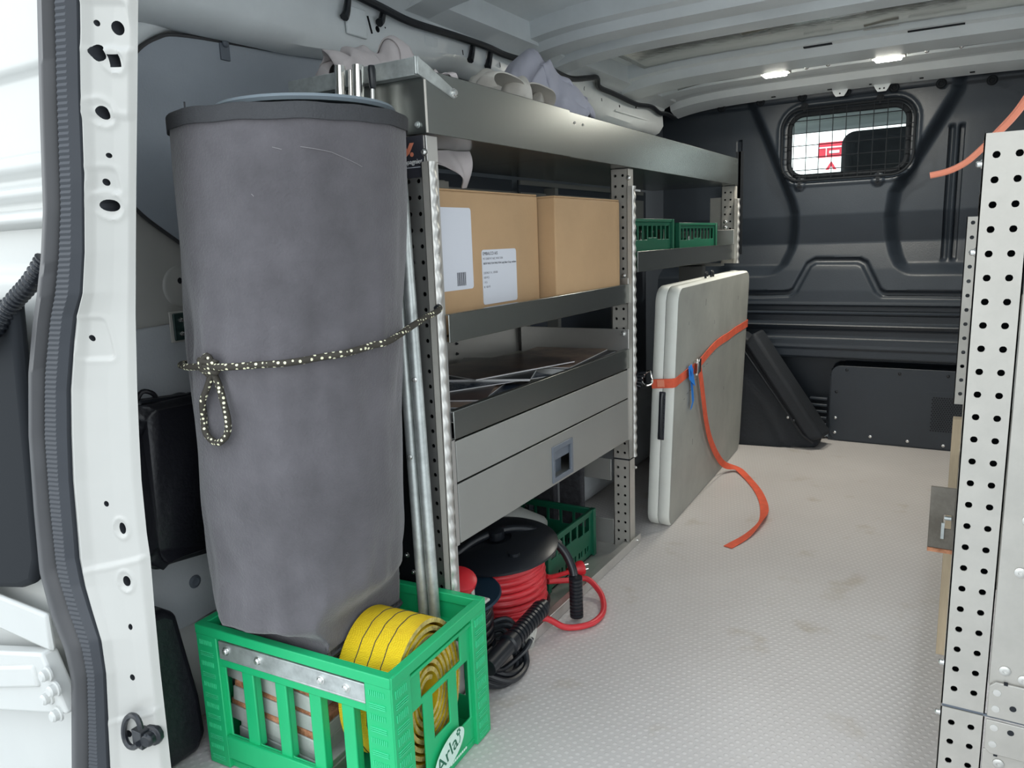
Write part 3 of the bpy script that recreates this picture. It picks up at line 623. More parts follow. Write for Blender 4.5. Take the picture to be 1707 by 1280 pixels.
def HB(x, z):
    h = 0.0
    # big bend
    h += interp([(0.60,0.012),(0.68,-0.002),(0.78,-0.030),(0.89,0.0),(1.4,0.0)], z) if z > 0.60 else 0.012
    # side pockets
    if z > 0.63:
        wl_ = 0.055 + 0.02*sstep(0.9, 1.1, z)*0
        pl = sstep(0.0, 0.050, bL(z) - x)*sstep(0.650, 0.700, z)
        pr_ = sstep(0.0, 0.050, x - bR(z))*sstep(0.652, 0.702, z)
        h -= 0.060*max(pl, pr_)*(1 - 0.35*sstep(1.2,1.33,z))
    # hat shaped groove
    dgr = seg_dist(x, z, HAT); h -= 0.016*(1 - sstep(0.006, 0.016, dgr))
    # ribs
    for zc, wdt in ((0.528,0.010),(0.487,0.014),(0.428,0.016)):
        h -= 0.014*(1 - sstep(wdt, wdt+0.007, abs(z-zc)))
    for zc in (0.547, 0.507, 0.463, 0.376): h += 0.004*(1 - sstep(0.002, 0.007, abs(z-zc)))
    # undercut foot well
    lowp = -0.002 if rrect(x, z, -0.10, 0.10, 0.365, 0.205, 0.04) < 0 else None
    if z < 0.335:
        h = -0.10 + 0.112*sstep(0.318, 0.335, z)
        rd = rrect(x, z, -0.05, 0.06, 0.41, 0.245, 0.05)
        h = max(h, -0.10 + 0.098*(1 - sstep(-0.004, 0.004, rd)))
    # vertical slots on the right
    for xc in (-0.093, -0.062):
        t = (abs(x-xc), 0)
        if 0.70 < z < 1.19: h -= 0.020*(1 - sstep(0.005, 0.011, abs(x-xc - (z-0.95)*0.0)))*sstep(0.70,0.715,z)*sstep(1.19,1.175,z)
    for xc in (-0.845,):
        if 0.85 < z < 1.20: h -= 0.016*(1 - sstep(0.004, 0.010, abs(x-xc)))
    # window surround
    dwn = rrect(x, z, (WX0+WX1)/2, (WZ0+WZ1)/2, (WX1-WX0)/2+0.022, (WZ1-WZ0)/2+0.020, 0.075)
    h -= 0.022*(1 - sstep(-0.004, 0.010, dwn)); h += 0.006*(1 - sstep(0.004, 0.010, abs(dwn-0.014)))
    # window mount bosses
    for xc, zc in ((-0.595, 1.005), (-0.320, 1.006)):
        dd = rrect(x, z, xc, zc+0.005, 0.020, 0.026, 0.019); h += 0.010*(1 - sstep(-0.004, 0.002, dd))
    # lip under the header
    h += 0.012*sstep(1.315, 1.322, z) 
    return h
nx, nz = 330, 300
def gx(i): return XL + (XR-XL)*i/(nx-1)
def gz(j): return 0.0 + 1.44*j/(nz-1)
m = MB()
def skipw(i, j):
    return rrect((gx(i)+gx(i+1))/2, (gz(j)+gz(j+1))/2, (WX0+WX1)/2, (WZ0+WZ1)/2, (WX1-WX0)/2-0.004, (WZ1-WZ0)/2-0.004, 0.05) < 0
m.grid(nx, nz, lambda i, j: (gx(i), Y0 - HB(gx(i), gz(j)), gz(j)), skip=skipw)
struct(m.build('wall_front', BLACKP, ang=60))
struct(MB().box(XL-0.04, WX0-0.05, YB+0.13, YB+0.15, -0.02, 1.45).box(WX1+0.05, XR+0.04, YB+0.13, YB+0.15, -0.02, 1.45).box(WX0-0.05, WX1+0.05, YB+0.13, YB+0.15, -0.02, WZ0-0.05).box(WX0-0.05, WX1+0.05, YB+0.13, YB+0.15, WZ1+0.05, 1.45).build('wall_front_cab_side', HEADL))
# window rubber ring + glass + mesh guard
win = bpy.data.objects.new('window_1', None); C.objects.link(win); win.location = ((WX0+WX1)/2, Y0, WZ0); win['kind'] = 'structure'; win['_o'] = tuple(win.location)
def rr_path(cx, cz, hx, hz, r, y, n=8):
    P = []
    for q, (sx_, sz_) in enumerate(((1,1),(-1,1),(-1,-1),(1,-1))):
        for k in range(n+1):
            a = PI/2*q + PI/2*k/n; P.append((cx + sx_*(hx-r) + r*math.cos(a), y, cz + sz_*(hz-r) + r*math.sin(a)))
    return P
cx, cz, hx, hz = (WX0+WX1)/2, (WZ0+WZ1)/2, (WX1-WX0)/2, (WZ1-WZ0)/2
m = MB(); m.tube(rr_path(cx, cz, hx+0.002, hz+0.002, 0.052, Y0+0.022), 0.010, 8, closed=True); m.build('rubber_frame', MATB, parent=win)
m = MB(); m.prism(rr_path(cx, cz, hx, hz, 0.05, Y0+0.024), (0, 0.004, 0)); m.build('pane', GLASSM, parent=win, smooth=False)
gd = thing('window_guard', 'black wire mesh guard over the small bulkhead window', 'window guard', (cx, Y0-0.02, WZ0))
gy = Y0 - 0.012
m = MB(); m.tube(rr_path(cx, cz+0.0, hx+0.024, hz+0.018, 0.07, gy), 0.0045, 8, closed=True); gf = m.build('frame', MATB, parent=gd)
m = MB()
for k in range(9):
    x = WX0 - 0.004 + (WX1-WX0+0.008)*(k+0.5)/9; zt = cz+hz+0.017; zb = cz-hz-0.017
    if k in (0, 8): zt -= 0.012; zb += 0.012
    m.cyl((x, gy-0.002, zb), (x, gy-0.002, zt), 0.0016, seg=6)
for k in range(5):
    z = WZ0 + (WZ1-WZ0)*(k+0.45)/5; m.cyl((cx-hx-0.022, gy+0.001, z), (cx+hx+0.022, gy+0.001, z), 0.0016, seg=6)
m.build('wire_mesh', MATB, parent=gd)
for x, z in ((-0.595, 1.006), (-0.320, 1.006), (-0.585, 1.296), (-0.325, 1.296)):
    m = MB(); m.lathe([(0.013,0),(0.013,0.004),(0.006,0.005),(0.006,0.008),(0.001,0.008)], (x, Y0-0.010, z), (0,-1,0), 14); m.box(x-0.004, x+0.004, gy-0.002, gy+0.002, min(z, z+0.028 if z<1.1 else z-0.018), max(z, z+0.028 if z<1.1 else z-0.018)); m.build('mount', MATB, parent=gd)
# round clips along the bulkhead top
cl_lab = ('first from the left, in the corner', 'second from the left', 'above the window left end', 'above the window middle', 'above the window right end', 'second right of the window', 'rightmost, above the right racking')
for i, (x, z) in enumerate(((-0.90,1.340),(-0.748,1.345),(-0.594,1.344),(-0.439,1.342),(-0.281,1.338),(-0.134,1.332),(0.017,1.323))):
    m = MB(); m.lathe([(0.016,0),(0.017,0.004),(0.013,0.008),(0.009,0.008),(0.007,0.005),(0.001,0.006)], (x, Y0-0.013, z-0.014), (0,-1,0), 18)
    o = m.build('panel_clip', MATB); tag(o, 'round black clip on the bulkhead top edge, ' + cl_lab[i], 'clip', 'clips along the top of the bulkhead')
# lower cover plate with screws and hexagon vent
pl = thing('cover_plate', 'flat dark cover plate screwed to the foot of the bulkhead, with a perforated vent', 'panel', (-0.2, Y0-0.004, 0.0))
def plate_z(x): return 0.304 + (0.005 if x > -0.2 else 0)
P = rr_path(-0.08, 0.155, 0.372, 0.150, 0.035, Y0-0.004)
m = MB(); m.prism(P, (0, 0.004, 0)); cp = m.build('plate', BLACKP, parent=pl, bevel=0.0015)
for x, z in ((-0.43,0.035),(-0.43,0.095),(-0.395,0.29),(-0.30,0.03),(-0.17,0.025),(-0.21,0.285),(-0.05,0.285),(-0.05,0.02),(0.08,0.02),(-0.43,0.20)):
    m = MB(); m.lathe([(0.006,0),(0.006,0.002),(0.003,0.0035),(0.001,0.0035)], (x, Y0-0.004, z), (0,-1,0), 12); m.build('screw', ZINC if z < 0.1 else BLACKG, parent=pl)
m = MB()
vx0, vx1, vz0, vz1 = -0.095, 0.045, 0.075, 0.205; s_ = 0.0085; row = 0; z = vz0
while z < vz1:
    x = vx0 + (s_/2 if row % 2 else 0)
    while x < vx1:
        m.prism([(x+0.0034*math.cos(PI/3*k+PI/6), Y0-0.0052, z+0.0034*math.sin(PI/3*k+PI/6)) for k in range(6)], (0, 0.0006, 0)); x += s_
    z += s_*0.87; row += 1
m.build('vent_holes', DARK, parent=pl, smooth=False)
m = MB(); m.prism(rr_path(-0.02, 0.135, 0.105, 0.088, 0.02, Y0-0.0045), (0, 0.001, 0)); m.build('vent_cover', BLACKP, parent=pl)
# step ridges beside the plate
m = MB()
for k in range(6): m.box(-0.53, -0.462, Y0-0.002, Y0+0.02, 0.03+0.026*k, 0.041+0.026*k)
struct(m.build('trim_footwell_ridges', BLACKP, bevel=0.003))

# ------------------------------------------------------------------ cab seen through the window
struct(MB().box(-1.35, 0.6, 3.33, 5.2, 1.50, 1.53).box(-1.35, 0.6, 3.33, 5.2, -0.2, -0.1).box(-1.35, -1.30, 3.33, 5.2, -0.2, 0.75).box(0.55, 0.6, 3.33, 5.2, -0.2, 0.75).build('cab_shell', HEADL))
m = MB(); m.box(-1.3, 0.55, 4.15, 4.35, 1.33, 1.50); m.box(-0.62, -0.30, 3.95, 4.10, 1.36, 1.42); struct(m.build('trim_cab_headliner', HEADL, bevel=0.03))
m = MB(); m.box(-1.3, 0.55, 4.4, 4.9, 0.5, 0.86); struct(m.build('trim_dashboard', SEAT, bevel=0.04))
m = MB(); m.hexa([(-0.35,3.62,1.05),(-0.28,3.62,1.05),(-0.28,3.70,1.05),(-0.35,3.70,1.05),(-0.35,3.62,1.5),(-0.28,3.62,1.5),(-0.28,3.70,1.5),(-0.35,3.70,1.5)]); m.bm.free()
for (xa, xb, lab) in ((-0.52, -0.22, 'dark cloth cab seat headrest seen through right half of the bulkhead window'), (0.0, 0.40, 'dark cab seat of the far right, hidden behind the bulkhead')):
    st = thing('cab_seat', lab, 'seat', ((xa+xb)/2, 3.7, 0.2))
    m = MB(); m.box(xa-0.04, xb+0.06, 3.62, 3.80, 0.35, 1.06); m.build('backrest', SEAT, parent=st, bevel=0.06, bseg=5)
    m = MB(); m.box(xa, xb, 3.62, 3.74, 1.02, 1.245); m.build('headrest', SEAT, parent=st, bevel=0.055, bseg=6)
    if xa > -0.1: 
        for c in list(st.children): bpy.data.objects.remove(c)
        bpy.data.objects.remove(st)
sg = thing('sign_board', 'red sign board with white lettering outside, seen through the bulkhead window', 'sign', (-1.23, 8.0, -0.6))
m = MB(); m.box(-1.34, -1.11, 8.0, 8.02, 1.515, 1.655); m.build('board', SIGNRED, parent=sg)
m = MB(); m.box(-1.33, -1.12, 7.99, 8.0, 1.600, 1.612); m.box(-1.27, -1.262, 7.99, 8.0, 1.52, 1.60); m.box(-1.24, -1.15, 7.99, 8.0, 1.55, 1.575); m.build('lettering', WHITE, parent=sg)
m = MB(); m.prism([(-1.27,8.0,1.40),(-1.22,8.0,1.48),(-1.17,8.0,1.40),(-1.20,8.0,1.40),(-1.22,8.0,1.44),(-1.24,8.0,1.40)], (0,0.02,0)); m.build('arrow', SIGNRED, parent=sg)
m = MB(); m.box(-1.36, -1.35, 8.03, 8.06, -0.6, 1.65); m.box(-1.10, -1.09, 8.03, 8.06, -0.6, 1.65); m.build('post', WHITE, parent=sg)

# ================================================================== CONTENTS
XF = -0.74            # front plane of the left racking
PY = [0.985, 1.81, 2.80]
def post(root, y, z0, z1, holes_from=None, x1=XF-0.006, wdt=0.046, rail=(0.25, 0.955), name='upright', mt=ALU_W, depth=0.035, mirror=False):
    # perforated C section: face towards the rear (-y) and a flange along the aisle
    m = MB(); H = z1 - z0; n = int(H/0.0255); off = (H - (n-1)*0.0255)/2
    cv = [off + 0.0255*k for k in range(n)]
    m.perf((x1-wdt, y, z0), (1,0,0), (0,0,1), wdt, H, [wdt*0.27, wdt*0.70], cv, 0.0036, 0.0015)
    m.box(x1-0.0015, x1, y+0.0, y+depth, z0, z1); m.box(x1-wdt, x1-wdt+0.0015, y, y+depth, z0, z1)
    u_ = m.build(name, mt, parent=root, ang=30)
    m = MB(); m.box(x1-wdt+0.002, x1-0.002, y+0.024, y+0.026, z0+0.001, z1-0.001); m.build('dark_backing', MATB, parent=u_)  # black strip added behind the perforations so the holes look shaded
    return u_
def rail_strip(root, y, z0, z1, x=XF):
    m = MB(); m.box(x-0.004, x+0.009, y-0.012, y-0.009, z0, z1); m.box(x+0.0075, x+0.009, y-0.012, y+0.010, z0, z1); m.box(x-0.004, x-0.002, y-0.012, y, z0, z1)
    r = m.build('mounting_rail', ALU_W, parent=root, bevel=0.0006)
    m = MB(); n = int((z1-z0)/0.0255); rings = []
    for i in range(n*8+1):
        z = z0 + (z1-z0)*i/(n*8); e = 0.0030 + 0.0014*math.cos(2*PI*i/8)
        rings.append([(x+0.009, y-0.008, z), (x+0.009+e, y-0.006, z), (x+0.010+e, y+0.000, z), (x+0.009+e, y+0.006, z), (x+0.009, y+0.009, z)])
    m.rings(rings); m.build('scalloped_edge', ALU_P, parent=r, ang=60)
    return r
def bolt(root, p, d, r=0.007, mt=ZINC, name='bolt'):
    m = MB(); m.lathe([(r*1.25,0),(r*1.25,0.0012),(r*0.9,0.0016),(r*0.9,0.0045),(r*0.6,0.006),(0.0006,0.006)], p, d, 12); return m.build(name, mt, parent=root, ang=30)
def lip_shelf(root, y0, y1, z0, z1, xb=-1.075, th=0.002, name='shelf', mt=STEEL, xf=XF, back=0.05):
    m = MB(); m.box(xf-th, xf, y0, y1, z0, z1); m.box(xb, xf, y0, y1, z0, z0+th); m.box(xb, xb+th, y0, y1, z0, z0+back); m.box(xf-0.012, xf, y0, y1, z1-th, z1)
    return m.build(name, mt, parent=root, bevel=0.0012)
# ---- left racking, rear section
ru = thing('shelving_unit', 'aluminium racking section nearest the rear doors, holding the cardboard boxes and drawers', 'shelving unit', (-0.9, 1.4, 0.0))
post(ru, PY[0], 0.02, 0.998, mt=ALU); post(ru, PY[1], 0.252, 0.998); post(ru, PY[1], 0.0, 0.248, name='lower_upright')
rail_strip(ru, PY[0], 0.20, 0.957); rail_strip(ru, PY[1], 0.262, 0.955)
m = MB(); m.box(XF-0.012, XF-0.001, PY[0]+0.001, PY[0]+0.03, 0.958, 0.998); m.build('top_bracket', ALU, parent=ru, bevel=0.001)
for y, z in ((PY[0]-0.001, 0.972), (PY[1]-0.001, 0.975)): bolt(ru, (XF-0.004, y, z), (0,-1,0), 0.0048)
bolt(ru, (XF+0.003, PY[0]-0.013, 0.238), (0,-1,0), 0.005)
# dark rear side panel behind the perforated post
m = MB(); m.box(-1.10, XF-0.054, PY[0]+0.004, PY[0]+0.007, 0.02, 0.25); m.box(-1.10, XF-0.054, PY[0]+0.004, PY[0]+0.006, 0.25, 0.70); m.build('side_panel', MATB, parent=ru)
for x, z in ((-0.835,0.285),(-0.86,0.245),(-0.822,0.255)): bolt(ru, (x, PY[0]+0.004, z), (0,-1,0), 0.004)
m = MB(); m.prism([(-0.90, PY[0]-0.001, 0.14), (-0.80, PY[0]-0.001, 0.14), (-0.80, PY[0]-0.001, 0.225), (-0.805, PY[0]-0.001, 0.232), (-0.90, PY[0]-0.001, 0.232)], (0, 0.004, 0)); m.build('gusset_plate', ALU_D, parent=ru, bevel=0.001)
# back uprights and back rails
for y in (PY[0]+0.05, 1.36, PY[1]+0.01):
    m = MB(); m.perf((-1.105, y, 0.25), (1,0,0), (0,0,1), 0.045, 0.70, [0.012,0.032], [0.02+0.0255*k for k in range(26)], 0.0035, 0.0015); m.box(-1.0615, -1.06, y, y+0.03, 0.25, 0.95); m.build('back_upright', ALU_D, parent=ru)
m = MB(); m.box(-1.095, -1.09, 1.03, 1.85, 0.90, 0.965); m.box(-1.095, -1.08, 1.03, 1.85, 0.90, 0.903); m.build('back_rail', ALU_D, parent=ru)
m = MB(); m.box(-1.110, -1.107, 1.02, 1.855, 0.02, 0.998); m.build('shaded_back_panel', LINING_D, parent=ru)  # dark sheet; shade behind the shelves put into its colour
# shelves
lip_shelf(ru, 1.02, 1.805, 0.667, 0.715, mt=STEEL, back=0.04)
lip_shelf(ru, 1.02, 1.800, 0.500, 0.550, mt=STEEL, back=0.002)
m = MB(); m.box(-1.07, XF-0.003, 1.022, 1.798, 0.529, 0.531); m.build('shelf_floor', ALU_D, parent=ru)
m = MB(); m.box(-1.075, -1.07, 1.02, 1.80, 0.500, 0.625); m.box(-1.07, -1.055, 1.02, 1.80, 0.622, 0.625); bb = m.build('shelf_back', ALU, parent=ru, bevel=0.001)
for y, z in ((1.50, 0.59), (1.50, 0.565)): bolt(ru, (-1.07, y, z), (1,0,0), 0.003, mt=DARK)
bolt(ru, (-1.058, 1.352, 0.575), (0,-1,0), 0.004)
m = MB(); m.box(-1.06, XF-0.001, 1.797, 1.80, 0.502, 0.60); m.box(-1.06, XF-0.001, 1.797, 1.80, 0.667, 0.73); m.build('shelf_end', ALU, parent=ru, bevel=0.001)
bolt(ru, (XF-0.016, 1.796, 0.588), (0,-1,0), 0.006)
bolt(ru, (XF-0.018, 1.808, 0.735), (0,-1,0), 0.005)
# drawers
for k, (z0, z1) in enumerate(((0.4235, 0.4965), (0.312, 0.4195))):
    m = MB()
    if k == 0: m.box(XF-0.004, XF, 1.022, 1.787, z0, z1)
    else:
        m.windowed((XF, 1.022, z0), (0,1,0), (0,0,1), (1,0,0), 0.765, z1-z0, 0.004, [(0.350, 0.432, 0.012, 0.078)])
    m.box(-1.05, XF-0.005, 1.035, 1.775, z0+0.006, z0+0.009); m.box(-1.05, XF-0.005, 1.035, 1.038, z0+0.006, z1-0.01); m.box(-1.05, XF-0.005, 1.772, 1.775, z0+0.006, z1-0.01)
    dw = m.build('drawer', ALU_D, parent=ru, bevel=0.0008)
    if k:
        m = MB(); m.windowed((XF+0.003, 1.366, z0+0.006), (0,1,0), (0,0,1), (1,0,0), 0.096, 0.080, 0.006, [(0.010, 0.086, 0.010, 0.068)])
        m.box(XF-0.028, XF-0.026, 1.370, 1.458, z0+0.008, z0+0.082); m.box(XF-0.026, XF-0.003, 1.374, 1.456, z0+0.052, z0+0.074)
        m.build('recessed_handle', GREYB, parent=dw, bevel=0.0015)
m = MB(); m.box(XF-0.002, XF-0.0005, 1.787, 1.803, 0.31, 0.50); m.build('drawer_frame', ALU, parent=ru)
m = MB(); m.box(XF-0.002, XF-0.0005, 1.010, 1.020, 0.31, 0.50); m.build('drawer_frame', ALU, parent=ru)
# bottom tray with front rail
m = MB(); m.box(XF-0.022, XF-0.001, 0.99, 1.868, 0.001, 0.020); m.box(XF-0.001, XF+0.002, 0.99, 1.868, 0.001, 0.026); m.box(-1.10, XF-0.024, 1.00, 1.86, 0.001, 0.004); m.build('base_rail', ALU_P, parent=ru, bevel=0.001)
m = MB(); m.box(-0.90, XF-0.055, 1.812, 1.815, 0.004, 0.075); m.build('base_gusset', ALU_D, parent=ru, bevel=0.002)
m = MB(); m.box(-0.95, XF-0.06, 1.812, 1.815, 0.185, 0.245); m.build('upper_gusset', ALU_D, parent=ru, bevel=0.002)
m = MB(); m.box(XF-0.05, XF-0.006, 1.809, 1.845, 0.248, 0.252); m.build('joint_gap', DARK, parent=ru)
bolt(ru, (XF-0.0, 1.84, 0.015), (1,0,0), 0.0045); bolt(ru, (XF+0.0, 1.83, 0.262), (1,0,0), 0.004); bolt(ru, (XF+0.0, 1.83, 0.225), (1,0,0), 0.004)
# badge on the near post: black plate with orange mark and white word
m = MB(); m.box(-0.800, XF-0.0065, PY[0]-0.0022, PY[0]-0.0006, 0.935, 0.998); bd = m.build('badge', INK, parent=ru)
m = MB(); by = PY[0]-0.0030
m.prism([(-0.789,by,0.988),(-0.781,by,0.988),(-0.777,by,0.978),(-0.771,by,0.988),(-0.763,by,0.988),(-0.773,by,0.972),(-0.779,by,0.968),(-0.786,by,0.970)], (0,0.0006,0)); m.cyl((-0.768,by,0.9705),(-0.768,by+0.0006,0.9705),0.0035); m.build('badge_mark', ORANGE_C, parent=bd, smooth=False)
text_mesh('badge_lettering', 'Kompagniet', 0.0105, frame((-0.799, by, 0.956), (1,0,0), (0,0,1)), WHITE, bd)
m = MB(); m.box(-0.797, -0.752, by, by+0.0005, 0.9500, 0.9512); m.build('badge_line', PAPER, parent=bd)
# ---- top tray, two lengths
tt = thing('shelf_tray', 'deep stainless steel top tray, near length, heaped with pale cloths', 'tray', (-0.9, 1.23, 1.0))
m = MB(); x0, x1 = -1.06, XF+0.004
m.box(x1-0.002, x1, 0.985, 1.4775, 1.000, 1.094); m.box(x0, x1, 0.985, 1.4775, 1.000, 1.002); m.box(x0, x0+0.002, 0.985, 1.4775, 1.0, 1.094); m.box(x0, x1, 0.985, 0.987, 1.0, 1.09)
m.box(x1-0.010, x1, 0.985, 1.4775, 1.092, 1.094); m.build('tray', STEEL, parent=tt, bevel=0.001)
m = MB(); m.box(x0+0.05, x1-0.006, 0.966, 0.970, 1.084, 1.109); m.box(x0+0.05, x1-0.006, 0.966, 0.984, 1.083, 1.085)
m.prism([(x1-0.003,0.966,1.084),(x1-0.003,1.058,1.060),(x1-0.003,1.068,1.064),(x1-0.003,1.066,1.072),(x1-0.003,0.995,1.100),(x1-0.003,0.966,1.110)], (0.0045,0,0)); m.cyl((x1-0.004,0.970,1.084),(x1-0.004,0.970,1.110),0.005,seg=10)
ec = m.build('end_cap', GALV, parent=tt, bevel=0.001)
bolt(tt, (x1+0.001, 1.058, 1.069), (1,0,0), 0.006); bolt(tt, (x1-0.018, 0.9845, 1.014), (0,-1,0), 0.004, mt=GALV)
m = MB(); m.cyl((x1-0.002, 0.986, 1.001), (x1-0.002, 0.986, 1.090), 0.0022, seg=8); m.build('corner_fold', ALU_W, parent=tt)
tt2 = thing('shelf_tray', 'deep stainless steel top tray, far length, reaching to the bulkhead', 'tray', (-0.9, 2.14, 1.0))
m = MB(); x1 = XF+0.001
m.box(x1-0.002, x1, 1.4785, 2.815, 1.000, 1.092); m.box(x0, x1, 1.4785, 2.815, 1.000, 1.002); m.box(x0, x0+0.002, 1.4785, 2.815, 1.0, 1.092); m.box(x0, x1, 2.813, 2.815, 1.0, 1.09); m.box(x1-0.010, x1, 1.4785, 2.815, 1.090, 1.092)
m.build('tray', STEEL, parent=tt2, bevel=0.001)
for y in (1.505, 1.545):
    m = MB(); m.sphere((x1, y, 1.072), 0.0028, seg=8); m.build('rivet', ALU_W, parent=tt2)
# ---- left racking, front section
fu = thing('shelving_unit', 'aluminium racking section by the bulkhead, holding two green crates behind the table', 'shelving unit', (-0.9, 2.3, 0.0))
post(fu, PY[2], 0.725, 0.998); rail_strip(fu, PY[2], 0.725, 0.953)
m = MB(); m.box(-0.95, -0.86, 2.80, 2.84, 0.0, 0.72); m.box(-0.95, -0.79, 2.80, 2.84, 0.715, 0.725); m.build('rear_leg', ALU_D, parent=fu)
lip_shelf(fu, 1.86, 2.79, 0.741, 0.794, mt=STEEL, back=0.05, name='shelf')
m = MB(); m.box(-1.05, XF-0.002, 2.787, 2.79, 0.743, 0.845); m.build('shelf_end', ALU, parent=fu, bevel=0.001)
m = MB(); m.box(-0.835, -0.79, 2.806, 2.809, 0.845, 0.96); m.build('inner_flange', ALU_W, parent=fu)
m = MB(); m.box(-1.096, -1.09, 1.872, 2.80, 0.90, 0.965); m.box(-1.096, -1.09, 1.872, 2.80, 0.985, 0.998); m.build('back_rail', ALU_D, parent=fu)
for y in (2.02, 2.50):
    m = MB(); m.box(-1.10, -1.06, y, y+0.02, 0.30, 0.98); m.build('back_upright', ALU_D, parent=fu)
for z in (0.874, 0.854): bolt(fu, (XF-0.037, PY[2]-0.001, z), (0,-1,0), 0.006)
bolt(fu, (XF-0.020, PY[2]-0.001, 0.832), (0,-1,0), 0.005)
m = MB(); m.box(-1.100, -1.097, 1.872, 2.84, 0.03, 0.998); m.build('shaded_back_panel', LINING_D, parent=fu)  # dark sheet hiding the lit wall; shade put into its colour
# upright bracket strip above the tray end
m = MB(); m.box(-0.80, -0.79, 3.05, 3.09, 0.75, 1.14); m.box(-0.81, -0.78, 3.05, 3.053, 0.75, 1.14); tag(m.build('wall_strip', MATB, bevel=0.001), 'narrow dark vertical strip on the wall by the far end of the top tray', 'strip')
# white junction box behind the boxes
jb = thing('junction_box', 'small grey junction box with cable on the wall above the cardboard boxes', 'box', (-1.08, 1.47, 0.94))
m = MB(); m.box(-1.085, -1.055, 1.40, 1.47, 0.955, 0.975); m.build('body', GREYP, parent=jb, bevel=0.003)
m = MB(); m.cyl((-1.07, 1.41, 0.975), (-1.07, 1.41, 1.0), 0.002, seg=6); m.box(-1.082,-1.058,1.471,1.485,0.957,0.973); m.build('cable_entry', GREYP, parent=jb)

# ---- cardboard boxes
def carton(name, label, x0, x1, y0, y1, z0, z1, rz=0):
    t = thing(name, label, 'cardboard box', ((x0+x1)/2, (y0+y1)/2, z0))
    m = MB(); m.box(x0, x1, y0, y1, z0, z1-0.004); m.build('body', CARD, parent=t, bevel=0.003)
    m = MB(); ym = (x0+x1)/2; m.box(x0+0.001, ym-0.001, y0+0.001, y1-0.001, z1-0.004, z1); m.box(ym+0.001, x1-0.001, y0+0.001, y1-0.001, z1-0.004, z1-0.0005); m.build('top_flap', CARD, parent=t, bevel=0.0012)
    t.rotation_euler = (0, 0, 0)
    return t
b1 = carton('cardboard_box', 'brown cardboard box with two white labels, nearer the rear doors', -1.055, -0.790, 1.035, 1.425, 0.670, 0.9255)
b2 = carton('cardboard_box', 'plain brown cardboard box without labels, right of the labelled one', -1.02, -0.7535, 1.434, 1.775, 0.670, 0.922)
# stickers
def rlabel(root, x, y0, y1, z0, z1, name='label', tilt=0):
    m = MB(); P = []; r = 0.006; cy, cz = (y0+y1)/2, (z0+z1)/2; hy, hz = (y1-y0)/2, (z1-z0)/2
    for q, (a, c) in enumerate(((1,1),(-1,1),(-1,-1),(1,-1))):
        for k in range(5):
            t = PI/2*q + PI/2*k/4; P.append((x, cy + a*(hy-r) + r*math.cos(t), cz + c*(hz-r) + r*math.sin(t)))
    m.prism(P, (0.0007, 0, 0)); return m.build(name, PAPER, parent=root, smooth=False)
xl = -0.7899
la = rlabel(b1, xl, 1.060, 1.172, 0.748, 0.893)
m = MB(); y = 1.120
for k, wd in enumerate((2,1,3,1,2,2,1,3,1,2,1)):
    m.box(xl+0.0007, xl+0.0010, y, y+wd*0.0007, 0.755, 0.779); y += wd*0.0007 + 0.0014
m.build('barcode', INK, parent=la)
lb = rlabel(b1, xl, 1.203, 1.329, 0.714, 0.817)
for i, (tx, sz, mt_) in enumerate((('EMBALCO A/S', 0.0085, INK), ('PO 22001917 602, WALTON', 0.0058, INKG), ('30070 WALTON WALTON Lady Short Gray, medium', 0.0054, INK), ('', 0.004, INK), ('2203962 F A, 120108', 0.0058, INKG), ('100 PCS', 0.0058, INKG), ('1 KG', 0.0058, INKG), ('IK 100 PE', 0.0058, INKG))):
    if tx: text_mesh('print', tx, sz, frame((xl+0.0009, 1.206, 0.8070 - 0.0088*i), (0,1,0), (0,0,1)), mt_, lb, 0.0001)

# ---- brochures on the middle shelf
PAGE = mat('magazine_page_edge', (0.62,0.62,0.62), 0.7)
cov = [mat('brochure_cover_brown', (0.10,0.06,0.045), 0.3, 0, col2=(0.02,0.02,0.025), vscale=9), mat('brochure_cover_navy', (0.015,0.025,0.045), 0.25, 0, var=0.3), mat('brochure_cover_tan', (0.28,0.19,0.13), 0.35, 0, col2=(0.08,0.06,0.06), vscale=12), mat('brochure_cover_black', (0.015,0.016,0.02), 0.3, 0, var=0.3)]
br = [(-0.870,1.195,0.5315,-0.10,0.004,1,'navy brochure lying lowest at the near end of the drawer shelf'), (-0.893,1.21,0.5365,0.30,0.003,2,'tan and brown brochure fanned out at the near end of the drawer shelf'), (-0.911,1.24,0.5405,0.44,0.003,0,'brown brochure lying on the tan one'), (-0.909,1.31,0.5445,-0.44,0.0025,1,'glossy navy brochure slanting towards the shelf lip'), (-0.911,1.42,0.5475,0.40,0.005,3,'thick black brochure in the middle of the shelf'), (-0.905,1.43,0.5535,-0.30,0.003,0,'brown brochure lying crooked on the thick black one'), (-0.864,1.635,0.5315,0.05,0.013,3,'thick black catalogue with pale page edge at the far end of the shelf'), (-0.876,1.63,0.5455,0.12,0.003,2,'brown catalogue on top at the far end of the shelf')]
for x, y, z, r, th, k, lab in br:
    t = thing('brochure', lab, 'brochure', (x, y, z), 'brochures on the drawer shelf')
    m = MB(); m.box(x-0.098, x+0.098, y-0.146, y+0.146, z, z+th); pg = m.build('pages', PAGE, parent=t)
    m = MB(); m.box(x-0.1, x+0.1, y-0.148, y+0.148, z+th, z+th+0.0006); m.build('cover', cov[k], parent=t)
    r2 = r; t.rotation_euler = (0, 0, r2)
    

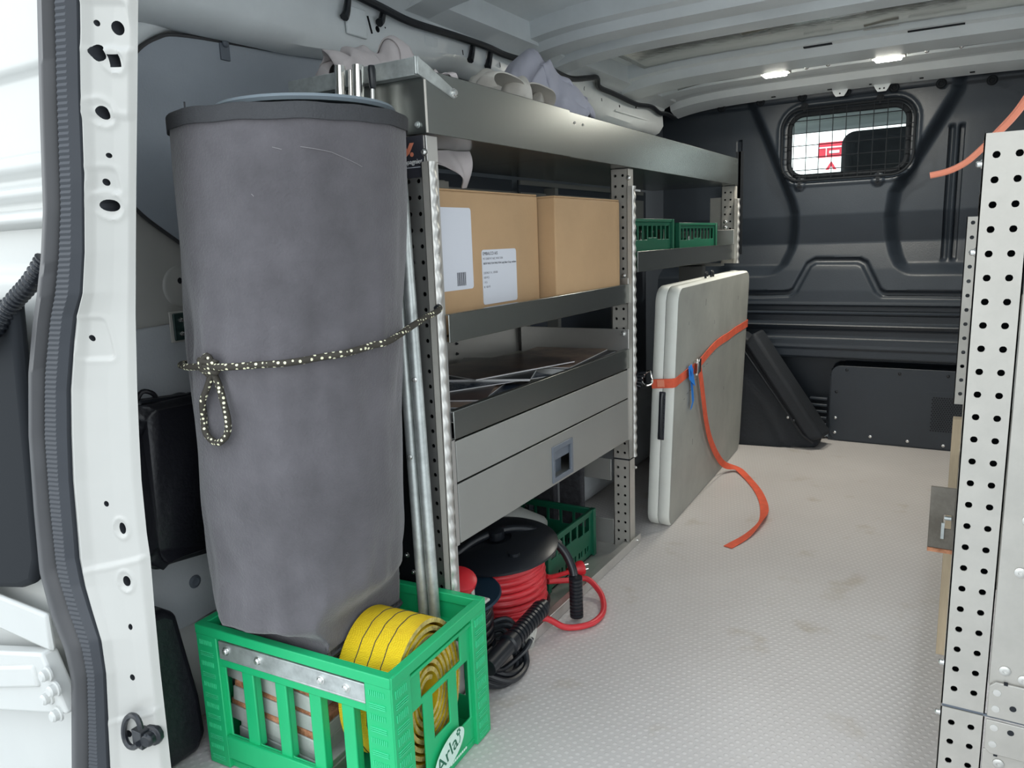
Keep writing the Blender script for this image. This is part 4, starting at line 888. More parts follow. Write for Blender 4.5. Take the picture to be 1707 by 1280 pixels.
# ---- cloths on the top tray: sheets settled by a small position-based cloth solver
def settle_cloth(label, cx, cy, size, squeeze, lumps, bounds, mt, seed, n=56, z0=1.007, amp=0.03, name='folded_cloth', steps=90, fold=1.0, group='cloths on the top tray', rot=0.0):
    rng = np.random.default_rng(seed)
    nx_, ny_ = n, max(10, int(n*size[1]/size[0]))
    u = np.linspace(-0.5, 0.5, nx_)[:, None]*np.ones((1, ny_)); v = np.linspace(-0.5, 0.5, ny_)[None, :]*np.ones((nx_, 1))
    a = u*size[0]; c = v*size[1]
    P = np.zeros((nx_, ny_, 3)); ca, sa = math.cos(rot), math.sin(rot)
    P[..., 0] = cx + (a*ca - c*sa)*squeeze[0]; P[..., 1] = cy + (a*sa + c*ca)*squeeze[1]
    w = np.zeros((nx_, ny_))
    for k in range(7):
        kx, ky, ph = rng.uniform(-9, 9), rng.uniform(-9, 9), rng.uniform(0, 6.28); w += np.sin(kx*u*2 + ky*v*2 + ph)/7
    P[..., 2] = max(lz + lr/ls for (lx, ly, lz, lr, ls) in lumps) + 0.03 + amp*w*2.2
    hx_, hy_ = size[0]/(nx_-1), size[1]/(ny_-1)
    V = np.zeros_like(P)
    pins = [np.unravel_index(((P[..., 0]-lx)**2 + (P[..., 1]-ly)**2).argmin(), P.shape[:2]) for (lx, ly, lz, lr, ls) in lumps]
    def con(A, B, L, k):
        d = B - A; l = np.linalg.norm(d, axis=-1, keepdims=True) + 1e-9; q = d*((l - L)/l*0.5*k); A += q; B -= q
    for st in range(steps):
        V[..., 2] -= 0.0009; V *= 0.955; old = P.copy(); P += V
        for it in range(7):
            for o in (0, 1):
                m1 = (nx_-o)//2*2; con(P[o:o+m1:2], P[o+1:o+m1:2], hx_, 1.0)
                m2 = (ny_-o)//2*2; con(P[:, o:o+m2:2], P[:, o+1:o+m2:2], hy_, 1.0)
            con(P[:-1, :-1], P[1:, 1:], math.hypot(hx_, hy_), 0.25); con(P[1:, :-1], P[:-1, 1:], math.hypot(hx_, hy_), 0.25)
            con(P[:-2], P[2:], 2*hx_, 0.10); con(P[:, :-2], P[:, 2:], 2*hy_, 0.10)
            con(P[:-4], P[4:], 4*hx_, 0.03); con(P[:, :-4], P[:, 4:], 4*hy_, 0.03)
            for (lx, ly, lz, lr, ls) in lumps:
                d = P - np.array([lx, ly, lz]); d[..., 2] *= ls; l = np.linalg.norm(d, axis=-1, keepdims=True)+1e-9
                push = np.where(l < lr, (lr/l - 1), 0.0)*d; push[..., 2] /= ls; P += push
            for q_, (lx, ly, lz, lr, ls) in zip(pins, lumps): P[q_[0], q_[1], 0] = lx; P[q_[0], q_[1], 1] = ly
            P[..., 0] = np.clip(P[..., 0], bounds[0], bounds[1]); P[..., 1] = np.clip(P[..., 1], bounds[2], bounds[3])
            P[..., 2] = np.maximum(P[..., 2], z0)
        con_ = P[..., 2] < z0 + 0.001
        for (lx, ly, lz, lr, ls) in lumps:
            d = P - np.array([lx, ly, lz]); d[..., 2] *= ls; con_ |= np.linalg.norm(d, axis=-1) < lr*1.02
        P[..., :2] = np.where(con_[..., None], old[..., :2] + 0.25*(P[..., :2]-old[..., :2]), P[..., :2])
        V = (P - old)
    top_ = P[..., 2].max()
    for i in range(nx_):
        for j in range(ny_):
            x_, y_, z_ = P[i, j]; g_ = min(1.0, max(0.0, (z_ - z0)/0.03))
            wv_ = noise.noise(Vector((x_*9+seed, y_*9, z_*6)))
            h_ = 1 - abs(noise.noise(Vector(((x_*0.8 + y_*0.6)*22 + wv_*2.2, (y_*0.8 - x_*0.6)*7 + seed, z_*7))))*2.4
            h2_ = 1 - abs(noise.noise(Vector((x_*16 - seed, y_*30 + wv_*2.5, z_*9))))*2.4
            d_ = np.array([x_-cx, y_-cy, 0.10]); d_ /= np.linalg.norm(d_)
            P[i, j] += d_*g_*(0.013*h_ + 0.005*h2_)*fold
            P[i, j, 0] = max(bounds[0], min(P[i, j, 0], bounds[1] + (0.0 if P[i, j, 2] < 1.105 else 0.008))); P[i, j, 1] = min(max(P[i, j, 1], bounds[2]), bounds[3]); P[i, j, 2] = max(P[i, j, 2], z0)
    m = MB(); m.grid(nx_, ny_, lambda i, j: tuple(P[i, j]))
    o = m.build(name, mt, ang=180); s_ = o.modifiers.new('th', 'SOLIDIFY'); s_.thickness = 0.0022; sb_ = o.modifiers.new('sub', 'SUBSURF'); sb_.levels = 1; sb_.render_levels = 1
    return tag(o, label, 'cloth', group)
TX0, TX1 = -1.048, -0.7540
cl_a = settle_cloth('pale pinkish-grey cloth heaped highest at the near left end of the top tray', -0.90, 1.14, (0.52, 0.60), (0.56, 0.58), [(-0.96,1.03,1.085,0.058,0.80),(-0.92,1.14,1.110,0.045,0.75),(-0.80,1.09,1.060,0.040,0.8),(-0.95,1.09,1.075,0.060,0.75),(-0.90,1.24,1.118,0.038,0.65),(-0.81,1.20,1.080,0.034,0.8)], (TX0, TX1, 0.992, 1.262), CLOTH, 3, amp=0.035, fold=2.0)
cl_b = settle_cloth('cream cloth bunched in folds along the middle of the near tray', -0.85, 1.36, (0.42, 0.50), (0.5, 0.5), [(-0.85,1.30,1.115,0.034,0.62),(-0.80,1.37,1.085,0.036,0.75),(-0.90,1.42,1.110,0.042,0.65),(-0.80,1.46,1.090,0.030,0.7),(-0.82,1.495,1.075,0.025,0.8)], (TX0, TX1, 1.268, 1.525), CLOTH3, 8, amp=0.04, fold=1.8)
settle_cloth('lilac-grey cloth draped over a tall rounded heap near the tray joint', -0.87, 1.61, (0.42, 0.44), (0.62, 0.62), [(-0.90,1.61,1.145,0.068,0.66),(-0.84,1.66,1.11,0.050,0.75)], (TX0, TX1-0.006, 1.531, 1.702), CLOTH2, 12, amp=0.02, fold=1.0)
settle_cloth('small cream cloth scrap in front of the lilac heap at its far side', -0.79, 1.74, (0.20, 0.28), (0.5, 0.5), [(-0.79,1.78,1.065,0.030,0.7),(-0.79,1.735,1.07,0.022,0.7)], (TX0, TX1-0.006, 1.708, 1.85), CLOTH3, 21, n=40, amp=0.03, fold=1.5)
# rolled hems standing up
def loop_hem(label, c, R, wid, a0, a1, mt, tilt=0.0, ax=(0,1,0)):
    m = MB(); c = Vector(c); n = 40; rings = []
    for i in range(n+1):
        a = a0 + (a1-a0)*i/n; rr = R*(1 + 0.12*math.sin(3*a+1))
        p = c + Vector((0.25*rr*math.sin(2*a), rr*math.cos(a), rr*0.8*math.sin(a)))
        rings.append([p + Vector((-wid/2, 0.012, -0.004)), p + Vector((0, 0.0, 0.004)), p + Vector((wid/2, -0.004, 0.0)), p + Vector((wid/2+0.001, -0.004, -0.003)), p + Vector((0, 0.0, 0.001)), p + Vector((-wid/2, 0.012, -0.007))])
    m.rings(rings); return m.build('rolled_edge', mt, parent=label, ang=80)
loop_hem(cl_a, (-0.960, 1.082, 1.088), 0.078, 0.05, 0.0, PI*1.0, CLOTH)
loop_hem(cl_b, (-0.80, 1.305, 1.112), 0.042, 0.05, -0.3, PI*0.95, CLOTH3)
loop_hem(cl_b, (-0.80, 1.43, 1.108), 0.046, 0.05, -0.3, PI*0.95, CLOTH3)
# cloth corner hanging under the near tray
def hang(u, v):
    return (0.006*math.sin(9*u+2*v) , 0.0, 0.0)
m = MB()
def hg(i, j):
    u = i/39; v = j/39
    ytop = 1.035 + 0.19*u
    drop = 0.046*sstep(0.0, 0.95, u) + 0.010 + 0.006*math.sin(7*u)
    y = ytop + 0.02*v*math.sin(u*4)
    return (-0.86 + 0.10*u*0.3 + 0.012*math.sin(7*u+3*v) + 0.006*math.sin(19*u), y + 0.02*v*u, 0.999 - drop*v*(1.0 + 0.18*math.sin(u*9)))
m.grid(40, 40, hg); o = m.build('hanging_cloth', CLOTH, ang=180); s = o.modifiers.new('s','SOLIDIFY'); s.thickness = 0.002
tag(o, 'corner of a pinkish-grey cloth hanging below the near end of the top tray', 'cloth')

# ---- green crates on the far shelf
def fold_crate(label, x0, x1, y0, y1, z0, h, mt, group=None, rz=0, cell=0.03, name='folding_crate'):
    t = thing(name, label, 'crate', ((x0+x1)/2, (y0+y1)/2, z0), group)
    def side(o, u, v, n, W):
        holes = []; 
        k = max(3, int(W/0.038)); sw = (W-0.03)/k
        for i in range(k):
            a = 0.015 + i*sw + 0.004
            if k//2-1 <= i <= k//2: holes.append((a, a+sw-0.008, h*0.62, h*0.86))
            else: holes.append((a, a+sw-0.008, h*0.58, h*0.86))
            holes.append((a, a+sw*0.25, h*0.14, h*0.26)); holes.append((a+sw*0.4, a+sw*0.62, h*0.14, h*0.26))
        m.windowed(o, u, v, n, W, h, 0.003, holes)
        m.box(*(sorted((o[0], o[0]+u[0]*W)) if u[0] else (o[0]-0.004, o[0]+0.004)), *(sorted((o[1], o[1]+u[1]*W)) if u[1] else (o[1]-0.004, o[1]+0.004)), o[2]+h-0.008, o[2]+h)
    m = MB()
    side((x1, y0, z0), (0,1,0), (0,0,1), (1,0,0), y1-y0); side((x0, y0, z0), (0,1,0), (0,0,1), (-1,0,0), y1-y0)
    side((x0, y0, z0), (1,0,0), (0,0,1), (0,-1,0), x1-x0); side((x0, y1, z0), (1,0,0), (0,0,1), (0,1,0), x1-x0)
    m.box(x0, x1, y0, y1, z0, z0+0.004)
    for x in (x0, x1):
        for y in (y0, y1): m.box(x-0.007, x+0.007, y-0.007, y+0.007, z0, z0+h)
    m.build('crate_body', mt, parent=t, bevel=0.0007, bseg=1)
    return t
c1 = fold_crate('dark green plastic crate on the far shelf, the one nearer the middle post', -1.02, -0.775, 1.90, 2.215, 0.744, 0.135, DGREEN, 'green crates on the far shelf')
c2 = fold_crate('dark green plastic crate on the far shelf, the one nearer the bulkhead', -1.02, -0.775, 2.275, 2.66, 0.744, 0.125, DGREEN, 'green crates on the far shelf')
for k, (x, y, z, l, r, mt_, lab) in enumerate(((-0.86, 2.02, 0.80, 0.14, 0.016, BLACKG, 'black tool handle sticking up in the green crate nearer the middle post'), (-0.83, 2.10, 0.80, 0.10, 0.011, CHROME, 'small bright tool shank in the green crate nearer the middle post'), (-0.87, 2.36, 0.79, 0.12, 0.022, OLDSTEEL, 'brown roll end in the green crate nearer the bulkhead'), (-0.88, 2.46, 0.80, 0.12, 0.022, GREYB, 'grey tool body in the green crate nearer the bulkhead'), (-0.84, 2.55, 0.80, 0.08, 0.010, ZINC, 'bright metal fitting in the green crate nearer the bulkhead'))):
    m = MB(); m.lathe([(r*0.8, 0), (r, 0.01), (r, l*0.6), (r*0.7, l*0.7), (r*0.75, l*0.95), (r*0.3, l)], (x, y, 0.752), (0.10, 0.12*(-1)**k, 1), 14)
    m.box(x-0.03, x+0.02, y-0.025, y+0.025, 0.752, 0.775)
    tag(m.build('hand_tool', mt_, bevel=0.001), lab, 'tool')

# ---- bottom bay: green crate with bottle, felt boards
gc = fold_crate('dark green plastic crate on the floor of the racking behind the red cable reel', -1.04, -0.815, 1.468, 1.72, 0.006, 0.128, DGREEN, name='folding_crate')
m = MB(); m.windowed((-0.8135, 1.67, 0.012), (0,-1,0), (0,0,1), (1,0,0), 0.001, 0.001, 0.0004, []); m.bm.free()
m = MB(); m.box(-0.8175, -0.8115, 1.645, 1.692, 0.014, 0.030); m.bm.free()
lbx = MB(); lbx.box(-0.880, -0.822, 1.4595, 1.4605, 0.020, 0.036); lb2 = lbx.build('label', PAPER, parent=gc)
m = MB()
for k in range(14): m.box(-0.876+0.0037*k, -0.876+0.0037*k+0.0015*(1+(k*7%3)*0.3), 1.4588, 1.4595, 0.023, 0.033)
m.build('barcode', INK, parent=lb2)
m = MB(); m.lathe([(0.030,0),(0.036,0.01),(0.038,0.12),(0.034,0.15),(0.016,0.18),(0.014,0.20),(0.001,0.205)], (-0.90, 1.60, 0.10), (-0.55,-0.45,0.35), 24)
tag(m.build('bottle', CLEAR), 'milky plastic bottle lying tilted in the floor crate', 'bottle')
m = MB(); m.lathe([(0.001,0),(0.028,0.004),(0.030,0.02),(0.022,0.05),(0.030,0.07),(0.012,0.09),(0.001,0.09)], (-0.86, 1.56, 0.020), (0.0,0.1,1.0), 20)
tag(m.build('spray_head', GREYP), 'pale grey plastic fitting lying in the floor crate below the bottle', 'fitting')
for x, y, lab in ((-0.97, 1.75, 'dark felt covered board standing behind the floor crate, left one'), (-0.90, 1.775, 'dark felt covered board standing behind the floor crate, right one')):
    m = MB(); m.box(x-0.035, x+0.033, y-0.012, y+0.012, 0.006, 0.235); tag(m.build('felt_board', FELT, bevel=0.004), lab, 'board', 'felt boards')

# ---- cable reels
def coil(m, c, ax, r0, r1, h, turns, rc, jit=0.003, seed=1):
    random.seed(seed); ax = Vector(ax).normalized(); u = ax.orthogonal().normalized(); v = ax.cross(u); c = Vector(c); P = []
    N = turns*28
    for i in range(N+1):
        t = i/28; a = 2*PI*t; f = (t / turns); zz = abs((f*3) % 2 - 1); r = r0 + (r1-r0)*f
        P.append(c + u*math.cos(a)*(r + random.uniform(-jit, jit)*0.3) + v*math.sin(a)*r + ax*(h*(zz) + jit*1.6*math.sin(a + 3*f)))
    m.tube(P, rc, 8)
ax1 = Vector((0.03, -0.09, 1)).normalized()
rc_ = thing('cable_reel', 'black drum reel wound with red cable, in the bottom bay of the racking', 'cable reel', (-0.855, 1.30, 0.0))
cB = Vector((-0.858, 1.325, 0.034))
m = MB(); m.lathe([(0.001,0),(0.108,0.0),(0.112,0.003),(0.108,0.008),(0.001,0.008)], cB, ax1, 40); m.lathe([(0.055,0.0),(0.055,0.15)], cB, ax1, 24); m.build('drum', BLACKG, parent=rc_)
m = MB(); m.lathe([(0.001,0.157),(0.030,0.158),(0.034,0.164),(0.100,0.160),(0.128,0.152),(0.135,0.148),(0.135,0.143),(0.128,0.143),(0.001,0.145)], cB, ax1, 56); m.build('flange', BLACKG, parent=rc_, ang=30)
m = MB(); m.lathe([(0.018,0.162),(0.018,0.180),(0.010,0.184),(0.001,0.184)], cB, ax1, 20); m.build('hub', BLACKG, parent=rc_); m = MB(); m.cyl(cB+ax1*0.156+Vector((0.075,-0.05,0)), cB+ax1*0.163+Vector((0.075,-0.05,0)), 0.012, seg=16); m.build('side_cap', BLACKG, parent=rc_)
m = MB(); coil(m, cB+ax1*0.016, ax1, 0.090, 0.100, 0.118, 22, 0.0068, seed=3); coil(m, cB+ax1*0.020, ax1, 0.082, 0.098, 0.11, 12, 0.0068, seed=5); m.build('red_cable', RED, parent=rc_, ang=60)
# carrying handle: dark tube over the flange down to a ribbed grip
m = MB(); m.tube([(-0.905,1.20,0.175),(-0.88,1.27,0.200),(-0.84,1.345,0.206),(-0.79,1.395,0.188),(-0.742,1.405,0.155),(-0.715,1.400,0.118),(-0.706,1.392,0.09)], 0.0095, 12, smooth=8); hd = m.build('handle', BLACKG, parent=rc_)
m = MB(); prof = []
for k in range(45): prof.append((0.0150 if (k % 4) < 3 else 0.0125, k*0.0021))
m.lathe([(0.001,0)] + prof + [(0.001,0.0945)], (-0.700,1.388,0.011), (-0.01,0.004,1), 18); m.build('grip', BLACKG, parent=hd, ang=25)
# loose loop of red cable on the floor and its plug
m = MB(); m.tube([(-0.80,1.440,0.050),(-0.772,1.495,0.036),(-0.738,1.520,0.036),(-0.70,1.508,0.018),(-0.672,1.47,0.010),(-0.655,1.42,0.009),(-0.662,1.370,0.009),(-0.700,1.335,0.010),(-0.733,1.305,0.037),(-0.762,1.262,0.044),(-0.79,1.225,0.048)], 0.0068, 10, smooth=8); m.build('red_cable', RED, parent=rc_)
m = MB(); m.tube([(-0.795,1.425,0.070),(-0.795,1.46,0.055),(-0.775,1.515,0.050)], 0.0055, 8, smooth=4); m.lathe([(0.008,0),(0.010,0.006),(0.013,0.022),(0.018,0.030),(0.018,0.040),(0.001,0.041)], (-0.782,1.508,0.051), (0.55,0.83,0.0), 18); pg = m.build('plug', REDP, parent=rc_)
m = MB(); 
for dzz in (0.006, -0.006): m.cyl((-0.762,1.540,0.051+dzz), (-0.751,1.556,0.051+dzz), 0.002, seg=8)
m.build('pin', CHROME, parent=pg)
# black reel nearer the crate
r2 = thing('cable_reel', 'dark blue-black disc reel with black cable, half behind the green milk crate', 'cable reel', (-0.838, 1.118, 0.0))
ax2 = Vector((0.06, -0.07, 1)).normalized(); c2_ = Vector((-0.838, 1.124, 0.031))
m = MB(); m.lathe([(0.001,0),(0.080,0),(0.082,0.006),(0.001,0.006)], c2_, ax2, 36); m.lathe([(0.045,0),(0.045,0.12)], c2_, ax2, 20); m.build('drum', BLACKG, parent=r2)
m = MB(); m.lathe([(0.001,0.120),(0.091,0.120),(0.094,0.123),(0.091,0.127),(0.085,0.125),(0.001,0.127)], c2_, ax2, 48); fl = m.build('flange', BLUEB, parent=r2, ang=30)
text_mesh('marking', 'CE', 0.012, frame(c2_ + ax2*0.1275 + Vector((0.070,-0.005,-0.004)), (0.2,0.95,0.1), Vector((-0.9,0.2,0.3))), WHITE, fl)
m = MB(); coil(m, c2_+ax2*0.014, ax2, 0.055, 0.076, 0.095, 16, 0.006, seed=8); m.build('black_cable', BLACKC, parent=r2, ang=60)
m = MB()
for k, (dx, dy, dzz) in enumerate(((0,0,0),(0.006,0.01,0.010),(-0.004,-0.01,0.018),(0.010,0.005,0.026),(0.0,0.02,0.034))):
    m.tube([(-0.785+dx,1.065+dy*0.5,0.036+dzz),(-0.738+dx*0.5,1.035+dy*0.5,0.036+dzz),(-0.707+dx,1.09+dy,0.009+dzz*0.3),(-0.712+dx,1.165+dy,0.009+dzz*0.3),(-0.750+dx,1.178+dy*0.5,0.050+dzz),(-0.785,1.155,0.044+dzz)], 0.006, 8, smooth=6)
m.build('loose_black_cable', BLACKC, parent=r2)
# red and grey industrial socket
sk = thing('industrial_socket', 'red and light grey industrial power socket behind the near post', 'socket', (-0.80, 1.06, 0.165))
m = MB(); m.box(-0.800,-0.742,1.026,1.056,0.172,0.196); m.box(-0.825,-0.765,1.035,1.095,0.168,0.190); m.prism([(-0.765,1.035,0.172),(-0.765,1.085,0.172),(-0.765,1.085,0.195),(-0.765,1.055,0.205)], (-0.03,0,0)); m.box(-0.765,-0.738,1.035,1.105,0.166,0.172); m.build('base', GREYP, parent=sk, bevel=0.004, bseg=3)
m = MB(); m.lathe([(0.020,0),(0.026,0.004),(0.030,0.020),(0.032,0.022),(0.032,0.032),(0.024,0.036),(0.001,0.037)], (-0.792,1.075,0.188), (0.35,-0.15,0.9), 22); m.build('cap', REDP, parent=sk, ang=35)
# grey coupling lying between the reels
m = MB(); prof = []
for k in range(10): prof += [(0.024 - 0.0008*k, 0.004*k), (0.0225 - 0.0008*k, 0.004*k+0.003)]
m.lathe([(0.001,0)] + prof + [(0.010,0.045),(0.001,0.05)], (-0.722,1.190,0.046), (-0.05,0.5,0.15), 24); tag(m.build('cable_coupling', GREYP, ang=30), 'ribbed grey cable coupling between the two reels', 'coupling')
# long ribbed torch-like grip lying across
gp = thing('tool_handle', 'long black ribbed handle lying across the base rail in front of the red cable', 'handle', (-0.72, 1.17, 0.03))
A = Vector((-0.712,1.045,0.066)); B = Vector((-0.717,1.275,0.086)); d_ = (B-A).normalized(); L_ = (B-A).length
prof = [(0.001,0),(0.017,0.002),(0.017,0.075),(0.021,0.078),(0.021,0.090)]
for k in range(11): prof += [(0.0185,0.092+0.0105*k),(0.0185,0.098+0.0105*k),(0.0155,0.099+0.0105*k),(0.0155,0.1015+0.0105*k)]
prof += [(0.019,0.208),(0.019,0.214),(0.013,0.216),(0.013,L_),(0.001,L_)]
m = MB(); m.lathe(prof, A, d_, 20); m.build('grip', BLACKG, parent=gp, ang=25)
m = MB(); m.tube([A+d_*0.02+Vector((0,0,-0.015)), (-0.712,1.10,0.035), (-0.708,1.17,0.036), B-d_*0.08+Vector((0.012,0,-0.024))], 0.005, 8, smooth=6); m.build('lever', BLACKG, parent=gp)
# second dark handle in the shade above the reels
m = MB(); m.tube([(-0.98,1.15,0.20),(-0.95,1.21,0.235),(-0.93,1.28,0.24),(-0.925,1.35,0.232),(-0.925,1.38,0.224)], 0.008, 10, smooth=8); tag(m.build('carry_bow', BLACKG), 'dark curved carrying bow in the shade above the red reel', 'handle')

# ---- folding table
TB = Matrix.Translation((-0.733, 1.982, 0.0)) @ Matrix.Rotation(math.radians(2.4), 4, 'Z') @ Matrix.Rotation(math.radians(2.2), 4, 'Y')
tb = thing('folding_table', 'folded white plastic table standing on edge against the racking, held by an orange strap', 'table', (-0.727, 2.43, 0.0))
def rr_yz(W, H, r, x, n=8, o=0.0):
    P = []
    for q, (cy_, cz_) in enumerate(((W-r, H-r), (r, H-r), (r, r), (W-r, r))):
        for k in range(n+1):
            a = PI/2*q + PI/2*k/n; P.append((x, cy_ + (r+o)*math.cos(a), cz_ + (r+o)*math.sin(a)))
    return P
def half(x0, x1, name, face_at):
    m = MB(); W_, H_ = 0.93, 0.695; r = 0.045
    e0, e1 = (-0.0012, -0.005) if x0 > -0.01 else (-0.005, -0.0012)
    xs_ = [(x0, e0), (x0+(0.001 if x0 > -0.01 else 0.005), 0.0), ((x0+x1)/2, 0.0008), (x1-(0.005 if x0 > -0.01 else 0.001), 0.0), (x1, e1)]
    rings = [[TB @ Vector(p) for p in rr_yz(W_, H_, r, x, o=o)] for x, o in xs_]
    m.rings(rings, cap=False)
    return m, rings
m, rg = half(0.0005, 0.032, 'a', 1)
hb = [m.bm.verts.new(p) for p in rg[0]]; m.bm.faces.new(hb)
m.build('edge_shell_front', TABLE_E, parent=tb, ang=50)
m = MB(); m.rings([[TB @ Vector(p) for p in rr_yz(0.93,0.695,0.045,x,o=o)] for x, o in ((0.0305,-0.0045),(0.0325,-0.005),(0.0325,-0.012))], cap=True); m.build('table_top', TABLE_F, parent=tb, ang=50)
m, rg = half(-0.032, -0.0005, 'b', 0); hb = [m.bm.verts.new(p) for p in rg[0]]; m.bm.faces.new(hb); m.build('edge_shell_back', TABLE_E, parent=tb, ang=50)
m = MB(); m.rings([[TB @ Vector(p) for p in rr_yz(0.93,0.695,0.045,x,o=-0.006)] for x in (-0.002, 0.002)]); m.build('seam', INK, parent=tb)
# carrying handle on the near edge and latch on the top edge
m = MB(); m.box(-0.010, 0.010, -0.0015, 0.004, 0.265, 0.405, M=TB); hnd = m.build('handle_recess', INK, parent=tb, bevel=0.004, bseg=3)
m = MB(); 
for k in range(9): m.box(-0.007, 0.007, -0.006, -0.001, 0.278+0.0135*k, 0.287+0.0135*k, M=TB)
m.tube([TB@Vector(p) for p in ((0,-0.002,0.27),(0,-0.007,0.285),(0,-0.007,0.385),(0,-0.002,0.40))], 0.006, 8); m.build('handle', BLACKG, parent=hnd)
m = MB(); m.tube([TB@Vector(p) for p in ((0.002,0.40,0.695),(0.0,0.405,0.71),(0.0,0.425,0.712),(0.0,0.43,0.700))], 0.0035, 8, smooth=3); m.tube([TB@Vector(p) for p in ((0.0,0.475,0.695),(0.0,0.48,0.712),(0.0,0.50,0.712),(0.0,0.505,0.695))], 0.0035, 8, smooth=3); m.build('latch', BLACKG, parent=tb)
m = MB()
for k in range(16):
    y_ = 0.10 + 0.030*k; z_ = 0.365 + 0.0085*k + 0.003*math.sin(k*2.1)
    m.box(0.0324, 0.0329, y_, y_+0.011+0.004*(k%3), z_, z_+0.0016, M=TB)
for y_, z_, l_ in ((0.30,0.62,0.02),(0.42,0.55,0.012),(0.22,0.20,0.018),(0.60,0.30,0.012),(0.12,0.58,0.010),(0.75,0.60,0.014)):
    m.box(0.0324, 0.0329, y_, y_+0.0018, z_, z_+l_, M=TB)
m.build('scuff_marks', mat('scuff_grey', (0.17,0.17,0.165), 0.8), parent=tb, smooth=False)
# ---- orange strap
ot = thing('ratchet_strap', 'orange lashing strap around the white table, its loose tail lying on the floor', 'strap', (-0.6, 2.2, 0.0))
def TP(x, y, z): return TB @ Vector((x, y, z))
fx = 0.0345
up = TB.to_3x3() @ Vector((0,0,1)); 
P1 = [TP(-0.030,-0.008,0.425), TP(-0.015,-0.0055,0.427), TP(0.010,-0.0055,0.430), TP(0.028,-0.0045,0.432), TP(0.0345,0.004,0.433), TP(fx,0.05,0.436), TP(fx,0.12,0.440), TP(fx,0.20,0.443)]
m = MB(); m.ribbon(P1, 0.026, up, 0.0018); sb = m.build('short_band', ORANGE, parent=ot, ang=60)
m = MB(); m.ribbon([TP(-0.014,-0.0072,0.428),TP(0.006,-0.0072,0.430)], 0.020, up, 0.0006)
m.build('stitching', ORANGE_C, parent=sb)
P2 = [TP(fx+0.004,0.20,0.443), TP(fx+0.004,0.30,0.462), TP(fx+0.002,0.42,0.478), TP(fx+0.001,0.52,0.484), TP(fx+0.001,0.62,0.486), TP(fx+0.001,0.72,0.492), TP(fx+0.001,0.82,0.494), TP(fx+0.001,0.90,0.496), TP(fx-0.001,0.931,0.497), TP(fx-0.03,0.935,0.497), TP(-0.03,0.934,0.497)]
wds = [up]*11
m = MB(); m.ribbon([p for p in spline(P2, 5)], 0.027, up, 0.0018); m.build('long_band', ORANGE, parent=ot, ang=60)
# buckle
bp0 = TP(fx+0.004, 0.205, 0.444)
m = MB(); Mb = TB
m.box(fx+0.002, fx+0.012, 0.175, 0.215, 0.425, 0.430, M=Mb); m.box(fx+0.002, fx+0.012, 0.175, 0.215, 0.460, 0.465, M=Mb); m.box(fx+0.010, fx+0.015, 0.180, 0.192, 0.425, 0.465, M=Mb); m.box(fx+0.010, fx+0.013, 0.200, 0.222, 0.428, 0.470, M=Mb); m.cyl(TP(fx+0.006,0.200,0.420), TP(fx+0.006,0.200,0.470), 0.003, seg=8)
m.build('buckle', CHROME, parent=ot, bevel=0.001)
# tail: down the face, over the floor
tail = [TP(fx+0.010,0.215,0.440), TP(fx+0.012,0.235,0.400), TP(fx+0.012,0.275,0.330), TP(fx+0.010,0.33,0.25), TP(fx+0.010,0.40,0.17), TP(fx+0.012,0.50,0.09), TP(fx+0.020,0.585,0.035), Vector((-0.668,2.61,0.012)), Vector((-0.62,2.55,0.004)), Vector((-0.555,2.43,0.003)), Vector((-0.508,2.31,0.003)), Vector((-0.482,2.20,0.008)), Vector((-0.478,2.12,0.010)), Vector((-0.490,2.02,0.004)), Vector((-0.515,1.93,0.002))]
sp = spline(tail, 5); wd = []
for i, p in enumerate(sp):
    f = i/(len(sp)-1)
    if f < 0.42: wd.append(TB.to_3x3() @ Vector((0.15, 1, 0.3)))
    else:
        d_ = (sp[min(i+1,len(sp)-1)]-sp[max(i-1,0)]).normalized(); s_ = d_.cross(Vector((0,0,1))).normalized(); k = sstep(0.42,0.60,f); tw = 0.75*math.sin(PI*sstep(0.70,0.98,f))
        a = Vector((0.15,1,0.3)).normalized(); tgt = (-s_ * math.cos(tw) + Vector((0,0,1))*math.sin(tw)); 
        if tgt.dot(a) < 0 and False: tgt = -tgt
        wd.append(a*(1-k) + tgt*k)
m = MB(); rings = []
m.ribbon(sp, 0.025, wd, 0.0016); tl = m.build('tail', ORANGE, parent=ot, ang=60)
# hook end at the post
m = MB(); m.tube([(-0.728,1.925,0.455),(-0.735,1.93,0.470),(-0.75,1.93,0.462),(-0.757,1.925,0.445),(-0.745,1.92,0.432),(-0.728,1.925,0.437)], 0.003, 8, closed=True, smooth=4); m.build('ring', CHROME, parent=ot)
m = MB(); 
for a in range(5): m.tube([(-0.752+0.004*a,1.905,0.430+0.010*a),(-0.768,1.90,0.440+0.006*a),(-0.760-0.002*a,1.90,0.465-0.004*a)], 0.004, 8, smooth=3)
m.build('knot', BLACKC, parent=ot)
# blue tape tied to the strap
m = MB(); m.ribbon([TP(fx+0.006,0.125,0.462),TP(fx+0.012,0.130,0.445),TP(fx+0.008,0.140,0.420),TP(fx+0.006,0.155,0.395),TP(fx+0.010,0.160,0.350),TP(fx+0.004,0.165,0.325)], 0.020, TB.to_3x3() @ Vector((0,1,0.25)), 0.0008); m.prism([TP(fx+0.006,0.105,0.462),TP(fx+0.006,0.14,0.462),TP(fx+0.012,0.165,0.395),TP(fx+0.010,0.105,0.425)], (0.0012,0,0))
tag(m.build('blue_ribbon', BLUE), 'short blue ribbon tied round the orange strap on the table', 'ribbon')

